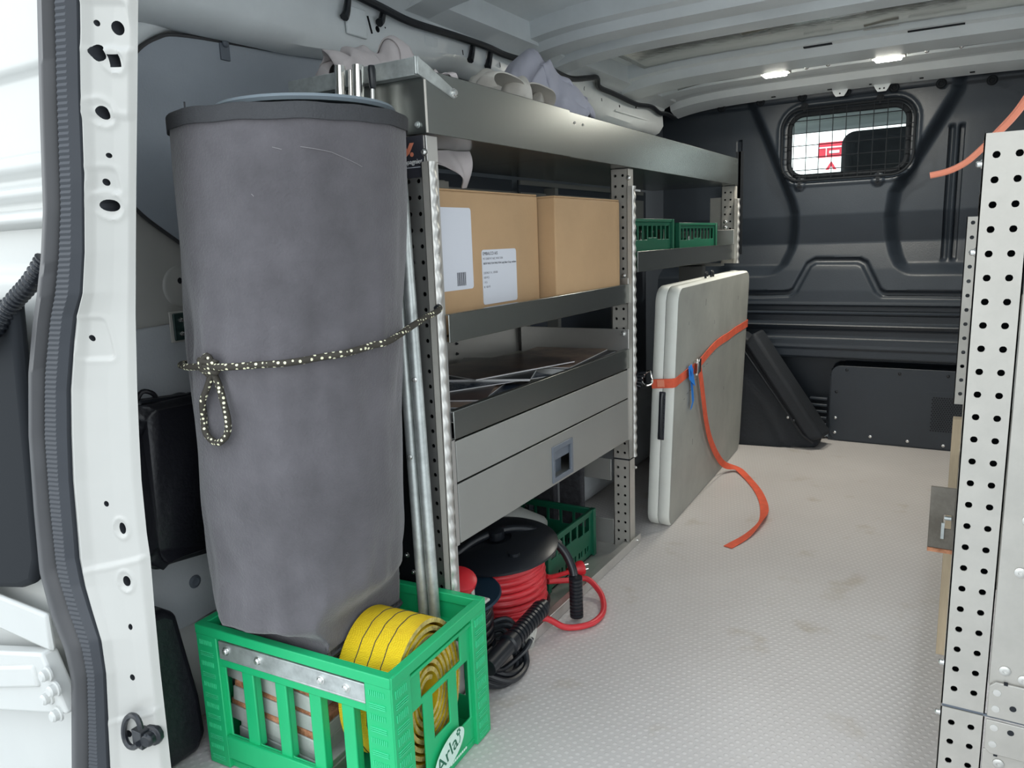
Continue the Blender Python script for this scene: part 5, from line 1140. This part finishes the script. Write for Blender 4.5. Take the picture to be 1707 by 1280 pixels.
# ---- dark folded bag by the bulkhead
db = thing('carry_bag', 'large dark grey triangular bag leaning at the bulkhead behind the table', 'bag', (-0.66, 3.05, 0.0))
m = MB(); front = [(-0.86,3.02,0.45),(-0.76,3.00,0.44),(-0.70,2.99,0.40),(-0.60,3.0,0.22),(-0.50,3.02,0.08),(-0.47,3.03,0.02),(-0.47,3.03,0.0),(-0.60,2.98,0.0),(-0.78,2.955,0.0),(-0.90,2.96,0.0)]
m.prism(front, (0.0, 0.11, 0)); m.build('body', DARKBAG, parent=db, bevel=0.02, bseg=4)
m = MB(); m.hexa([(-0.745,2.965,0.405),(-0.50,2.99,0.03),(-0.47,3.11,0.03),(-0.745,3.11,0.405),(-0.705,2.965,0.455),(-0.445,3.0,0.05),(-0.43,3.11,0.05),(-0.705,3.11,0.455)]); m.build('flap', DARKBAG, parent=db, bevel=0.015, bseg=4)
m = MB(); m.tube([(-0.77,2.962,0.42),(-0.65,2.965,0.25),(-0.52,2.985,0.06),(-0.48,2.99,0.03)], 0.004, 6); m.sphere((-0.55,2.975,0.115),0.006); m.build('zip', BLACKC, parent=db)
m = MB(); m.sphere((-0.571,2.970,0.128),0.006,seg=8); m.build('stud', ZINC, parent=db)

# ---- black nylon bag on the left wall
nb = thing('wall_bag', 'black nylon zip bag clipped to the lower left wall lining', 'bag', (-1.10, 0.70, 0.33))
m = MB(); n=28; rings = []
X0b = XL+0.024
def bagprof(z):   # y extents
    t = (z-0.335)/(0.60-0.335); return 0.655, 0.655 + 0.150 - 0.012*t + 0.0
for i in range(n+1):
    f = i/n; x = X0b + 0.075*f; ins = 0.012*sstep(0.75,1.0,f) + 0.006*sstep(0.25,0.0,f)
    P = []
    y0_, y1_, z0_, z1_ = 0.655+ins, 0.800-ins*1.0, 0.330+ins, 0.602-ins; r = 0.035
    for q, (cy_, cz_) in enumerate(((y1_-r, z1_-r), (y0_+r, z1_-r), (y0_+r, z0_+r), (y1_-r, z0_+r))):
        for k in range(9):
            a = PI/2*q + PI/2*k/8; P.append(Vector((x + 0.006*math.sin(k+q), cy_ + r*math.cos(a) + 0.004*math.sin(9*f+q*2+k*0.7), cz_ + r*math.sin(a) - 0.10*(cy_-0.73)*0.4 + 0.003*math.sin(7*f+k))))
    rings.append(P)
m.rings(rings); m.build('body', NYLON, parent=nb, ang=60)
m = MB(); PP = rings[n//2]; m.tube([p + Vector((0,0,0)) for p in PP], 0.0045, 6, closed=True); m.build('zip', BLACKC, parent=nb)
m = MB(); m.tube([(X0b+0.03,0.69,0.602),(X0b+0.035,0.70,0.618),(X0b+0.04,0.715,0.612),(X0b+0.04,0.72,0.596)], 0.004, 8, smooth=4); m.build('loop', NYLON, parent=nb)
m = MB(); m.box(X0b, X0b+0.012, 0.640, 0.672, 0.602, 0.612); m.box(X0b, X0b+0.012, 0.640, 0.675, 0.318, 0.328); m.build('clip', WHITE, parent=nb, bevel=0.002)
# second dark sleeve, lower behind the pillar
m = MB(); P = []
for yy, zz_ in ((0.60,0.28),(0.662,0.275),(0.682,0.26),(0.690,0.20),(0.705,0.10),(0.708,0.03),(0.690,0.004),(0.60,0.004)): P.append((XL+0.058, yy, zz_))
m.prism(P, (0.05,0,0)); tag(m.build('black_case', NYLON, bevel=0.012, bseg=4), 'black soft case standing on the floor behind the foot of the rear pillar', 'case')
# lock bracket on the wall beside the drum
lk = thing('wall_bracket', 'small dark green metal bracket with rivets on the left wall, half behind the canvas drum', 'bracket', (-1.14, 0.81, 0.69))
m = MB(); m.box(XL+0.023, XL+0.026, 0.785, 0.85, 0.683, 0.735); m.build('backing', GREYP, parent=lk, bevel=0.003)
m = MB(); m.box(XL+0.026, XL+0.030, 0.790, 0.85, 0.686, 0.732); m.build('plate', mat('dark_green_bracket', (0.035,0.065,0.06), 0.4, 0.3), parent=lk, bevel=0.003)
for y, z in ((0.803,0.720),(0.812,0.709),(0.803,0.697),(0.812,0.715)):
    bolt(lk, (XL+0.030, y, z), (1,0,0), 0.0035, name='rivet')

# ---- green milk crate
MC = Matrix.Translation((-0.647, 0.712, 0.0)) @ Matrix.Rotation(math.radians(3.5), 4, 'Z')
mc = thing('milk_crate', 'bright green plastic milk crate with white oval logo on the floor', 'crate', tuple((MC @ Vector((-0.19,0.13,0)))))
W_, D_, H_ = 0.385, 0.264, 0.247
def MV(p): return MC @ Vector(p)
def mwin(m, o, u, v, n, W, H, th, holes):
    R3 = MC.to_3x3(); m.windowed(MV(o), R3@Vector(u), R3@Vector(v), R3@Vector(n), W, H, th, holes)
# front wall (towards the rear doors)
m = MB()
sl_ = [(0.052, 0.090), (0.114, 0.160), (0.182, 0.228), (0.250, 0.290), (0.312, 0.343)]
mwin(m, (-W_, 0.006, 0.0), (1,0,0), (0,0,1), (0,-1,0), W_, H_, 0.004, [(a, c, 0.060, 0.187) for a, c in sl_] + [(0.045, 0.340, 0.196, 0.231)])
m.box(-W_+0.045, -0.045, 0.020, 0.023, 0.187, 0.235, M=MC); m.box(-W_+0.045, -0.045, 0.002, 0.022, 0.183, 0.1965, M=MC)
m.box(-W_, 0, -0.0015, 0.0135, H_-0.016, H_+0.0005, M=MC)
for xa in (-W_+0.0005, -0.0455): m.box(xa, xa+0.045, -0.001, 0.010, 0.001, H_-0.002, M=MC)
for a, c in ((0.090,0.114),(0.160,0.182),(0.228,0.250),(0.290,0.312)): m.box(-W_+a, -W_+c, 0.004, 0.020, 0.055, 0.190, M=MC)
m.box(-W_+0.045, -0.045, -0.001, 0.006, 0.02, 0.060, M=MC)
# right wall with handle opening
mwin(m, (-0.006, 0.0, 0.0), (0,1,0), (0,0,1), (1,0,0), D_, H_, 0.004, [(0.078, 0.190, 0.170, 0.218), (0.050, 0.082, 0.050, 0.160), (0.107, 0.152, 0.085, 0.160), (0.175, 0.212, 0.055, 0.160)])
m.box(-0.0135, 0.0015, 0.001, D_-0.001, H_-0.017, H_+0.0001, M=MC); m.box(-0.020, -0.001, 0.045, D_-0.045, 0.218, 0.224, M=MC)
for ya in (0.0006, D_-0.0456): m.box(-0.010, 0.001, ya, ya+0.045, 0.0015, H_-0.003, M=MC)
# back wall and left wall
mwin(m, (0, D_-0.006, 0.0), (-1,0,0), (0,0,1), (0,1,0), W_, H_, 0.004, [(W_-c, W_-a, 0.060, 0.160) for a, c in sl_])
m.box(-W_, 0, D_-0.0135, D_+0.0015, H_-0.016, H_+0.0005, M=MC); m.box(-W_+0.04, -0.04, D_-0.020, D_-0.004, 0.196, 0.200, M=MC)
mwin(m, (-W_+0.006, D_, 0.0), (0,-1,0), (0,0,1), (-1,0,0), D_, H_, 0.004, [(0.078, 0.190, 0.170, 0.218), (0.050, 0.082, 0.050, 0.160), (0.107, 0.152, 0.085, 0.160), (0.175, 0.212, 0.055, 0.160)])
m.box(-W_-0.0015, -W_+0.0135, 0.001, D_-0.001, H_-0.017, H_+0.0001, M=MC)
m.box(-W_+0.004, -0.004, 0.004, D_-0.004, 0.010, 0.014, M=MC)
m.build('crate_body', GREEN, parent=mc, bevel=0.0022, bseg=2)
# raised grip marks on the corner columns
for xa in (-W_+0.008, -0.038):
    m = MB()
    for k in range(6):
        zc_ = 0.205 - 0.037*k
        for q in range(3): m.box(xa, xa+0.028, -0.0022, 0.0, zc_-0.003*q-0.003, zc_-0.003*q-0.0018, M=MC)
        for q in range(8): m.box(xa+0.0036*q, xa+0.0036*q+0.0012, -0.0020, 0.0, zc_+0.010, zc_+0.018, M=MC)
    m.build('grip_marks', GREEN_L, parent=mc)
for ya in (0.008, D_-0.038):
    m = MB()
    for k in range(6):
        zc_ = 0.222 - 0.037*k
        for q in range(3): m.box(0.0, 0.0024, ya, ya+0.028, zc_-0.020-0.0035*q, zc_-0.0187-0.0035*q, M=MC)
        for q in range(7): m.box(0.0, 0.0024, ya+0.004*q, ya+0.004*q+0.0014, zc_-0.010, zc_+0.002, M=MC)
    m.build('grip_marks', GREEN_L, parent=mc)
# aluminium repair bar with bolts
m = MB(); m.box(-W_+0.050, -0.046, -0.0005, 0.0045, 0.200, 0.228, M=MC); m.box(-W_+0.050, -0.046, -0.0005, 0.015, 0.1975, 0.2005, M=MC); ab = m.build('repair_bar', GALV, parent=mc, bevel=0.0008)
R3 = MC.to_3x3()
for x in (-0.318, -0.250, -0.125, -0.078): bolt(ab, MV((x, -0.0005, 0.215)), R3@Vector((0,-1,0)), 0.0055)
# oval logo with lettering and a flower
m = MB(); lc = Vector((0.0012, 0.135, 0.046)); P = []
for k in range(40):
    a = 2*PI*k/40; e1, e2 = 0.044*math.cos(a), 0.023*math.sin(a); ca, sa = math.cos(0.30), math.sin(0.30)
    P.append(MV((0.0, lc.y + e1*ca - e2*sa, lc.z + e1*sa + e2*ca)))
m.prism(P, R3@Vector((0.0016,0,0))); lg = m.build('logo', mat('logo_white', (0.62,0.80,0.70), 0.5), parent=mc, smooth=False)
text_mesh('lettering', 'Arla', 0.036, frame(MV((0.0017, 0.100, 0.026)), R3@Vector((0,math.cos(0.30),math.sin(0.30))), R3@Vector((0,-math.sin(0.30),math.cos(0.30)))), mat('logo_green', (0.01,0.13,0.07), 0.5), lg)
m = MB()
fc = (0.160, 0.064)
for k in range(6):
    a = 2*PI*k/6; m.cyl(MV((0.001, fc[0]+0.0042*math.cos(a), fc[1]+0.0042*math.sin(a))), MV((0.0021, fc[0]+0.0042*math.cos(a), fc[1]+0.0042*math.sin(a))), 0.0020, seg=8)
m.tube([MV((0.0018, fc[0]+0.001, fc[1]-0.004)), MV((0.0018, fc[0]+0.004, fc[1]-0.012)), MV((0.0018, fc[0]+0.001, fc[1]-0.020))], 0.0007, 6, smooth=4)
m.build('flower', mat('flower_green', (0.01,0.16,0.08), 0.5), parent=lg)
m = MB()
for k in range(9): m.box(0.0008, 0.0018, 0.135+0.0055*k, 0.1385+0.0055*k, 0.020, 0.0235, M=MC)
m.build('small_print', mat('print_white', (0.62,0.80,0.70), 0.5), parent=lg)
# ---- weights in the crate
random.seed(11)
lay = ('lowest', 'second from the bottom', 'third from the bottom', 'fourth from the bottom', 'topmost')
for k in range(5):
    z = 0.022 + 0.0375*k; cx_ = -0.262 + (0.012, -0.004, 0.008, -0.006, -0.014)[k]; rust = k in (1, 2, 3)
    M = MC @ Matrix.Translation((cx_, 0.128, z)) @ Matrix.Rotation(math.radians(random.uniform(-2, 2)), 4, 'Z') @ Matrix.Rotation(math.radians(5.5), 4, 'Y')
    t = thing('weight_slab', 'grey metal weight slab in the milk crate, ' + lay[k] + ' of the pile', 'weight', tuple(M.translation), 'weights in the crate')
    m = MB(); m.box(-0.098, 0.098, -0.098, 0.10, 0.0, 0.0255, M=M); m.build('plate', SLAB, parent=t, bevel=0.0015)
    m = MB(); m.box(-0.096, 0.096, -0.0965, 0.098, 0.0255, 0.0372, M=M); m.build('rough_edge', RUSTY if rust else SLAB, parent=t, bevel=0.002)
# ---- yellow sling roll
ys_ = thing('lifting_sling', 'rolled yellow lifting sling with dark stitch lines, in the front right of the green crate', 'sling', (-0.73, 0.83, 0.02))
cR = MC @ Vector((-0.0745, 0.119, 0.1470)); xa_ = (R3 @ Vector((1,0,0))).normalized(); ya_ = (R3 @ Vector((0,1,0))).normalized(); za_ = Vector((0,0,1))
def spiral(r0, r1, turns, a0=0.0, n=64): 
    N = int(turns*n); return [(r0 + (r1-r0)*i/N, a0 + 2*PI*i/n) for i in range(N+1)]
m = MB(); Ws = 0.106; rings = []
sp_ = spiral(0.022, 0.105, 7.3, a0=1.0)
for i, (r, a) in enumerate(sp_):
    rr = r*(1 + 0.02*math.cos(2*a+0.5)) ; sq = 0.0065
    def Q(rad, w): return cR + xa_*(w) + ya_*(rad*math.cos(a)*0.84) + za_*(rad*math.sin(a)*1.15)
    rings.append([Q(rr, -Ws/2), Q(rr, Ws/2), Q(rr+sq, Ws/2), Q(rr+sq, -Ws/2)])
m.rings(rings)
o = m.build('webbing', [YELLOW, YEDGE], parent=ys_, ang=60)
uvl = o.data.uv_layers.active.data; me = o.data
n_r = len(rings)
for p in me.polygons:
    cidx = p.center + Vector(o['_o']) - cR
    w_ = cidx.dot(xa_)
    if abs(p.normal.dot(xa_)) > 0.7: p.material_index = 1
    for li in p.loop_indices:
        vi = me.loops[li].vertex_index; uvl[li].uv = ((me.vertices[vi].co + Vector(o['_o']) - cR).dot(xa_)*4, (vi//4)*0.028)
m = MB()
for w in (-0.024, 0.0, 0.024):
    P = []
    for i, (r, a) in enumerate(sp_[-70:]):
        rr = r*(1 + 0.02*math.cos(2*a+0.5)) + 0.0068; P.append(cR + xa_*(w + 0.0007*math.sin(i*1.9)) + ya_*(rr*math.cos(a)*0.84) + za_*(rr*math.sin(a)*1.15))
    m.tube(P, 0.0007, 5)
m.build('stitch_line', INK, parent=ys_)
# ---- two galvanised poles
for k, (A, B, lab) in enumerate((((-0.735,0.936,0.018),(-0.7735,0.959,0.933),'galvanised steel pole standing in the crate, nearer the near post'), ((-0.757,0.934,0.018),(-0.791,0.957,0.85),'galvanised steel pole standing in the crate, nearer the canvas drum'))):
    t = thing('steel_pole', lab, 'pole', A, 'galvanised poles')
    A = Vector(A); B = Vector(B); d_ = (B-A).normalized()
    m = MB(); m.cyl(A, B, 0.0095, seg=18); m.build('tube', GALV, parent=t)
    m = MB(); m.sphere(A + d_*(0.60-0.13*k) + Vector((0.003,-0.009,0)), 0.005, seg=8); m.build('spring_button', ZINC, parent=t)
# ---- canvas drum
dm = thing('canvas_drum', 'tall dark grey canvas drum standing in the green milk crate, tied with a flecked cord', 'drum', (-0.89, 0.806, 0.228))
zb_, zt_ = 0.228, 1.006; n = 96
DT = [(0.226,-0.8956,0.806,0.145),(0.275,-0.890,0.807,0.1464),(0.479,-0.878,0.806,0.151),(0.667,-0.8656,0.806,0.155),(0.8435,-0.854,0.806,0.1585),(1.019,-0.841,0.806,0.160)]
MCI = MC.inverted()
def dcr(z): return [interp([(q[0], q[k]) for q in DT], z) for k in (1, 2, 3)]
def drum_pt(z, a, extra=0.0):
    f = (z - zb_)/(zt_ - zb_)
    cx_, cy_, r = dcr(z); ryl = r
    # vertical seam crease and broad dents of soft cloth
    da = (a + 1.72); bulge = -0.006*math.exp(-(da/0.045)**2) - 0.006*math.exp(-((a+1.25)/0.25)**2)*math.sin(f*7) + 0.003*noise.noise(Vector((3*math.cos(a), 3*math.sin(a), z*6)))*1.6
    bulge += 0.0065*noise.noise(Vector((7*math.cos(a)+z*3, 7*math.sin(a), z*9+5)))*(0.3+sstep(0.35,0,f)+sstep(0.35,0.6,f)*sstep(0.8,0.6,f))
    P_ = Vector((cx_ + (r+bulge+extra)*math.cos(a), cy_ + (ryl+bulge+extra)*math.sin(a), z))
    if z < 0.90: P_.y = min(P_.y, 0.943)      # leans on the poles behind
    t_ = 1 - sstep(0.252, 0.290, z); tx_ = 1 - sstep(0.275, 0.335, z)
    if tx_ > 0:      # the soft canvas is squeezed in between the crate walls
        q = MCI @ P_; y2 = min(max(q.y, 0.0290+extra*0.3), D_-0.027); x2 = max(q.x, -W_+0.027); x3 = min(x2, -0.1335)
        P_ = MC @ Vector((q.x + (x2-q.x)*t_ + (min(q.x, -0.1335)-q.x)*tx_, q.y + (y2-q.y)*t_, z))
    return P_
m = MB(); rings = []
for i in range(121):
    z = zb_ + (zt_-zb_)*i/120; rings.append([drum_pt(z + 0.004*math.sin(2*PI*j/n*2+1)*(1-sstep(0,0.1,i/120)), 2*PI*j/n) for j in range(n)])
m.rings(rings, cap=False); dbm = m.build('canvas', FAB, parent=dm, ang=180)
s = dbm.modifiers.new('s','SOLIDIFY'); s.thickness = 0.003; s.offset = -1
m = MB(); rings = []
for z, e in ((zt_-0.017, 0.001), (zt_-0.017, 0.0035), (zt_, 0.004), (zt_+0.003, 0.001), (zt_, -0.003), (zt_-0.012, -0.003)):
    rings.append([drum_pt(z, 2*PI*j/n, e) + Vector((0,0,0.0006*math.sin(j*0.9)+0.0012*math.sin(2*PI*j/n*2))) for j in range(n)])
m.rings(rings, cap=False); m.build('top_hem', FAB2, parent=dm, ang=60)
m = MB(); rings = []
for z, e in ((zb_-0.001, -0.002), (zb_-0.001, 0.003), (zb_+0.008, 0.004), (zb_+0.012, 0.001)):
    rings.append([drum_pt(z, 2*PI*j/n, e) + Vector((0,0,0.004*math.sin(2*PI*j/n*2+1))) for j in range(n)])
m.rings(rings, cap=False); m.tube([drum_pt(zb_+0.003, 2*PI*j/n, 0.004) + Vector((0,0,0.004*math.sin(2*PI*j/n*2+1))) for j in range(n)], 0.0028, 6, closed=True); m.build('bottom_hem', FAB2, parent=dm, ang=60)
m = MB(); m.tube([drum_pt(z, -1.72, 0.0016) for z in [zb_+0.01+0.78*k/60 for k in range(61)]], 0.0011, 5); m.build('seam', FAB2, parent=dm)
m = MB(); m.lathe([(0.001,0),(0.100,0.0),(0.100,0.004),(0.001,0.004)], (-0.90,0.829,zb_+0.002), (0,0,1), 40); m.build('base', FAB2, parent=dm)
m = MB()
for (a0, z0_, dx, dz) in ((-40,0.955,14,-0.006),(-26,0.949,16,-0.016),(-62,0.900,1,-0.003),(-52,0.955,4,-0.003),(-122,0.46,3,-0.004)):
    m.tube([drum_pt(z0_+dz*k/5, math.radians(a0+dx*k/5), 0.0004) for k in range(6)], 0.0005, 4)
m.build('chalk_scratches', mat('chalk_mark', (0.22, 0.21, 0.215), 0.95), parent=dm)
# ring-shaped lid and the tubes inside
m = MB(); m.lathe([(0.10,0.0),(0.122,0.0),(0.125,0.004),(0.122,0.008),(0.001,0.009)], (-0.818,0.812,1.015), (0,0,1), 56)
tag(m.build('grey_lid', GREYDISC, ang=30), 'flat round grey lid lying in the mouth of the canvas drum', 'lid')
for px_, (x, y, zt2, r, mt_, lab) in enumerate(((-0.871,0.945,1.110,0.0085,CHROME,'leftmost bright steel tube sticking out of the canvas drum'), (-0.853,0.949,1.102,0.004,CHROME,'thin bright rod right behind the leftmost steel tube in the drum'), (-0.834,0.945,1.106,0.009,CHROME,'bright steel tube in the middle of those sticking out of the drum'))):
    m = MB(); m.cyl((x,y-0.035,0.60),(x,y,zt2),r,seg=18); m.cyl((x,y,zt2-0.002),(x,y,zt2+0.0005),r*0.8,seg=18)
    tag(m.build('steel_tube', mt_), lab, 'tube', 'tubes in the drum')
rdx = thing('black_tipped_rod', 'thin grey rod with a black rubber tip, rightmost of those in the drum', 'rod', (-0.807,0.945,0.6))
m = MB(); m.cyl((-0.809,0.912,0.60),(-0.807,0.945,1.080),0.003,seg=10); m.build('rod', ZINC, parent=rdx)
m = MB(); m.lathe([(0.004,0),(0.0055,0.004),(0.0065,0.028),(0.005,0.034),(0.001,0.035)], (-0.807,0.945,1.068), (0,0,1), 14); m.build('tip', BLACKG, parent=rdx)
# ---- flecked cord round the drum
cd = thing('elastic_cord', 'black cord with pale flecks tied round the canvas drum and hooked to the near post', 'cord', (-0.86, 0.68, 0.68))
P = []
ztab = [(-205,0.664),(-150,0.668),(-120,0.674),(-100,0.679),(-80,0.683),(-50,0.686),(-25,0.691),(2,0.700)]
for k in range(24):
    a = -205 + 207*k/23; P.append(drum_pt(interp(ztab, a), math.radians(a), 0.0105))
P += [Vector((-0.7045,0.90,0.719)), Vector((-0.714,0.955,0.727)), Vector((-0.722,0.972,0.731))]
m = MB(); m.tube(P, 0.0048, 9, smooth=7); m.build('loop_round_drum', ROPE, parent=cd, ang=60)
def DP(x, z, e=0.008):
    e = max(e, 0.0095)
    # point on the drum surface nearest the camera for a given x
    cx_, cy_, r = dcr(z)
    return drum_pt(z, -math.acos(max(-1, min(1, (x-cx_)/r))), e)
L1 = [DP(-0.859,0.672,0.008), DP(-0.870,0.652), DP(-0.880,0.632), DP(-0.889,0.607), DP(-0.886,0.588), DP(-0.874,0.577), DP(-0.860,0.577), DP(-0.847,0.590), DP(-0.842,0.610), DP(-0.844,0.635), DP(-0.850,0.655), DP(-0.856,0.672,0.010)]
m = MB(); m.tube(L1, 0.0046, 9, smooth=7); m.build('hanging_loop', ROPE, parent=cd, ang=60)
m = MB()
for k in range(3): 
    zc_ = 0.676 + 0.0065*k
    m.tube([DP(-0.869,zc_,0.006), DP(-0.868,zc_+0.002,0.012), DP(-0.858,zc_,0.015), DP(-0.848,zc_-0.001,0.012), DP(-0.846,zc_+0.002,0.006)], 0.0043, 8, smooth=4)
m.tube([DP(-0.863,0.670,0.010),DP(-0.866,0.684,0.015),DP(-0.857,0.697,0.012),DP(-0.850,0.684,0.014)], 0.0043, 8, smooth=4)
m.build('knot', ROPE, parent=cd, ang=60)
m = MB(); m.cyl((-0.7225,0.966,0.7295),(-0.7235,0.9725,0.7315),0.0062,seg=10); m.build('hook', BLACKG, parent=cd)

# ---- right racking: perforated post and side panel seen end-on
rr = thing('shelving_unit', 'tall perforated aluminium racking on the right, seen end-on beside the aisle', 'shelving unit', (0.2, 1.4, 0.0))
def rpost(y, z0, z1, x0, name='upright', wdt=0.046, mt=ALU_W):
    m = MB(); H = z1-z0; n = int(H/0.0262); off = (H-(n-1)*0.0262)/2
    m.perf((x0, y, z0), (1,0,0), (0,0,1), wdt, H, [wdt*0.27, wdt*0.72], [off+0.0262*k for k in range(n)], 0.0038, 0.0015)
    m.box(x0, x0+0.0015, y, y+0.035, z0, z1); m.box(x0+wdt-0.0015, x0+wdt, y, y+0.035, z0, z1)
    u_ = m.build(name, mt, parent=rr, ang=30)
    m = MB(); m.box(x0+0.002, x0+wdt-0.002, y+0.022, y+0.024, z0+0.001, z1-0.001); m.build('dark_backing', MATB, parent=u_)  # black strip added so the post holes read as dark
    return u_
rpost(0.988, 0.2515, 0.926, 0.002); rpost(0.988, 0.0, 0.2475, 0.002, 'lower_upright')
m = MB(); m.box(0.003, 0.047, 0.990, 1.02, 0.2475, 0.2515); m.box(0.047, 0.30, 0.989, 0.992, 0.2475, 0.2500); m.build('joint_gap', GREYB, parent=rr)
m = MB(); m.box(0.049, 0.40, 0.9885, 0.9915, 0.29, 0.926); sp1 = m.build('side_panel', ALU_P if False else ALU_W, parent=rr, bevel=0.001)
m = MB(); m.prism([(0.050,0.984,0.2515),(0.30,0.984,0.2515),(0.30,0.984,0.297),(0.056,0.984,0.297),(0.050,0.984,0.291)], (0,0.003,0)); m.prism([(0.050,0.984,0.2470),(0.30,0.984,0.2470),(0.30,0.984,0.203),(0.056,0.984,0.203),(0.050,0.984,0.209)], (0,0.003,0)); m.build('joint_plate', ALU_W, parent=rr, bevel=0.0008)
m = MB(); m.box(0.049, 0.40, 0.9885, 0.9915, 0.0, 0.205); m.build('lower_side_panel', ALU_W, parent=rr, bevel=0.001)
def fp(px_): pass
for x, z in ((0.075,0.585),(0.073,0.500),(0.070,0.437),(0.064,0.312),(0.083,0.305),(0.058,0.290),(0.066,0.190),(0.084,0.650)):
    m = MB(); m.lathe([(0.0062,0),(0.0060,0.001),(0.004,0.0018),(0.0022,0.0018),(0.0020,0.0008),(0.0004,0.0008)], (x, 0.988, z), (0,-1,0), 16); m.build('rivet', ALU_P, parent=sp1, ang=30)
for x, z in ((0.058,0.284),(0.058,0.263),(0.058,0.238),(0.058,0.216)):
    m = MB(); m.lathe([(0.0045,0),(0.0042,0.0006),(0.0004,0.0008)], (x, 0.984, z), (0,-1,0), 16); m.build('rivet', ALU_P, parent=rr)
m = MB()
for x, z in ((0.075,0.268),(0.075,0.2425-0.006)): m.cyl((x,0.9835,z),(x,0.9845,z),0.0035,seg=14)
for x, z in ((0.066,0.2965),(0.062,0.202)): m.box(x-0.002,x+0.002,0.9838,0.9885,z-0.001,z+0.0015)
m.build('hole', DARK, parent=rr)
m = MB(); m.box(0.088, 0.092, 0.9878, 0.9884, 0.335, 0.342); m.build('red_mark', mat('dull_red_print', (0.30,0.05,0.05), 0.6), parent=rr)
# aisle side of the right racking further in
for y in (1.80, 2.75):
    m = MB(); m.perf((0.004, y, 0.0), (1,0,0), (0,0,1), 0.046, 0.92, [0.012,0.033], [0.02+0.0262*k for k in range(34)], 0.0036, 0.0015); m.box(0.004,0.0055,y,y+0.035,0.0,0.92); m.build('upright', ALU_W, parent=rr)
m = MB(); m.box(-0.012, 0.000, 1.55, 1.553, 0.40, 0.86); m.box(-0.012,-0.0105,1.55,1.60,0.40,0.86); m.bm.free()
m = MB()
m.perf((-0.014, 1.62, 0.50), (1,0,0), (0,0,1), 0.022, 0.345, [0.010], [0.02+0.0262*k for k in range(13)], 0.0036, 0.0015); m.box(-0.014,-0.0125,1.62,1.66,0.50,0.845); m.build('inner_rail', ALU_W, parent=rr)
m = MB(); m.box(-0.020, 0.0, 1.02, 1.80, 0.905, 0.925); m.bm.free()
m = MB(); m.box(0.002, 0.004, 1.02, 2.80, 0.62, 0.68); m.box(0.002, 0.004, 1.02, 2.80, 0.40, 0.46); m.box(0.002, 0.35, 1.02, 2.80, 0.618, 0.620); m.box(0.002, 0.35, 1.02, 2.80, 0.398, 0.400); m.box(0.002,0.004,1.02,2.80,0.0,0.04); m.build('shelf', ALU_D, parent=rr)
for y, z in ((1.015,0.895),(1.015,0.80),(1.015,0.30),(1.015,0.232)): bolt(rr, (0.002, y-0.015, z), (-1,0,0), 0.004)
# plywood edge and rusty steel plate held at its side
m = MB(); m.box(-0.011, 0.002, 1.40, 1.42, 0.10, 0.52); tag(m.build('plywood_strip', WOOD, bevel=0.001), 'pale plywood strip standing beside the right racking', 'board')
sp2 = thing('steel_plate', 'dirty dark steel plate with a slot, sticking out beside the right racking', 'plate', (-0.02, 1.22, 0.33))
m = MB(); m.windowed((-0.030, 1.20, 0.370), (1,0,0), (0,0,1), (0,-1,0), 0.032, 0.092, 0.006, [(0.018, 0.028, 0.030, 0.052)]); m.build('plate', OLDSTEEL, parent=sp2, bevel=0.0008)
m = MB(); m.box(-0.030, 0.002, 1.1995, 1.2065, 0.364, 0.3698); m.build('rusty_lower_edge', RUSTY, parent=sp2)
m = MB(); m.cyl((-0.011,1.198,0.418),(-0.002,1.198,0.418),0.003,seg=10); m.box(-0.014,-0.010,1.198,1.206,0.386,0.410); m.build('pin', GALV, parent=sp2)
# orange cord end in the air at the top right
m = MB(); m.tube([(0.10,1.18,1.10),(0.07,1.19,1.03),(0.046,1.20,0.985),(0.033,1.2,0.964),(0.015,1.2,0.943),(0.003,1.2,0.930),(-0.016,1.2,0.912),(-0.036,1.2,0.902),(-0.057,1.2,0.898)], 0.0042, 8, smooth=6)
m.tube([(0.046,1.206,0.990),(0.034,1.206,0.970),(0.017,1.206,0.949),(0.004,1.206,0.935)], 0.0035, 8, smooth=6)
tag(m.build('orange_cord', ORANGE_C), 'orange cord end curling out above the right racking', 'cord')
for o in list(bpy.data.objects):
    if '_o' in o: del o['_o']
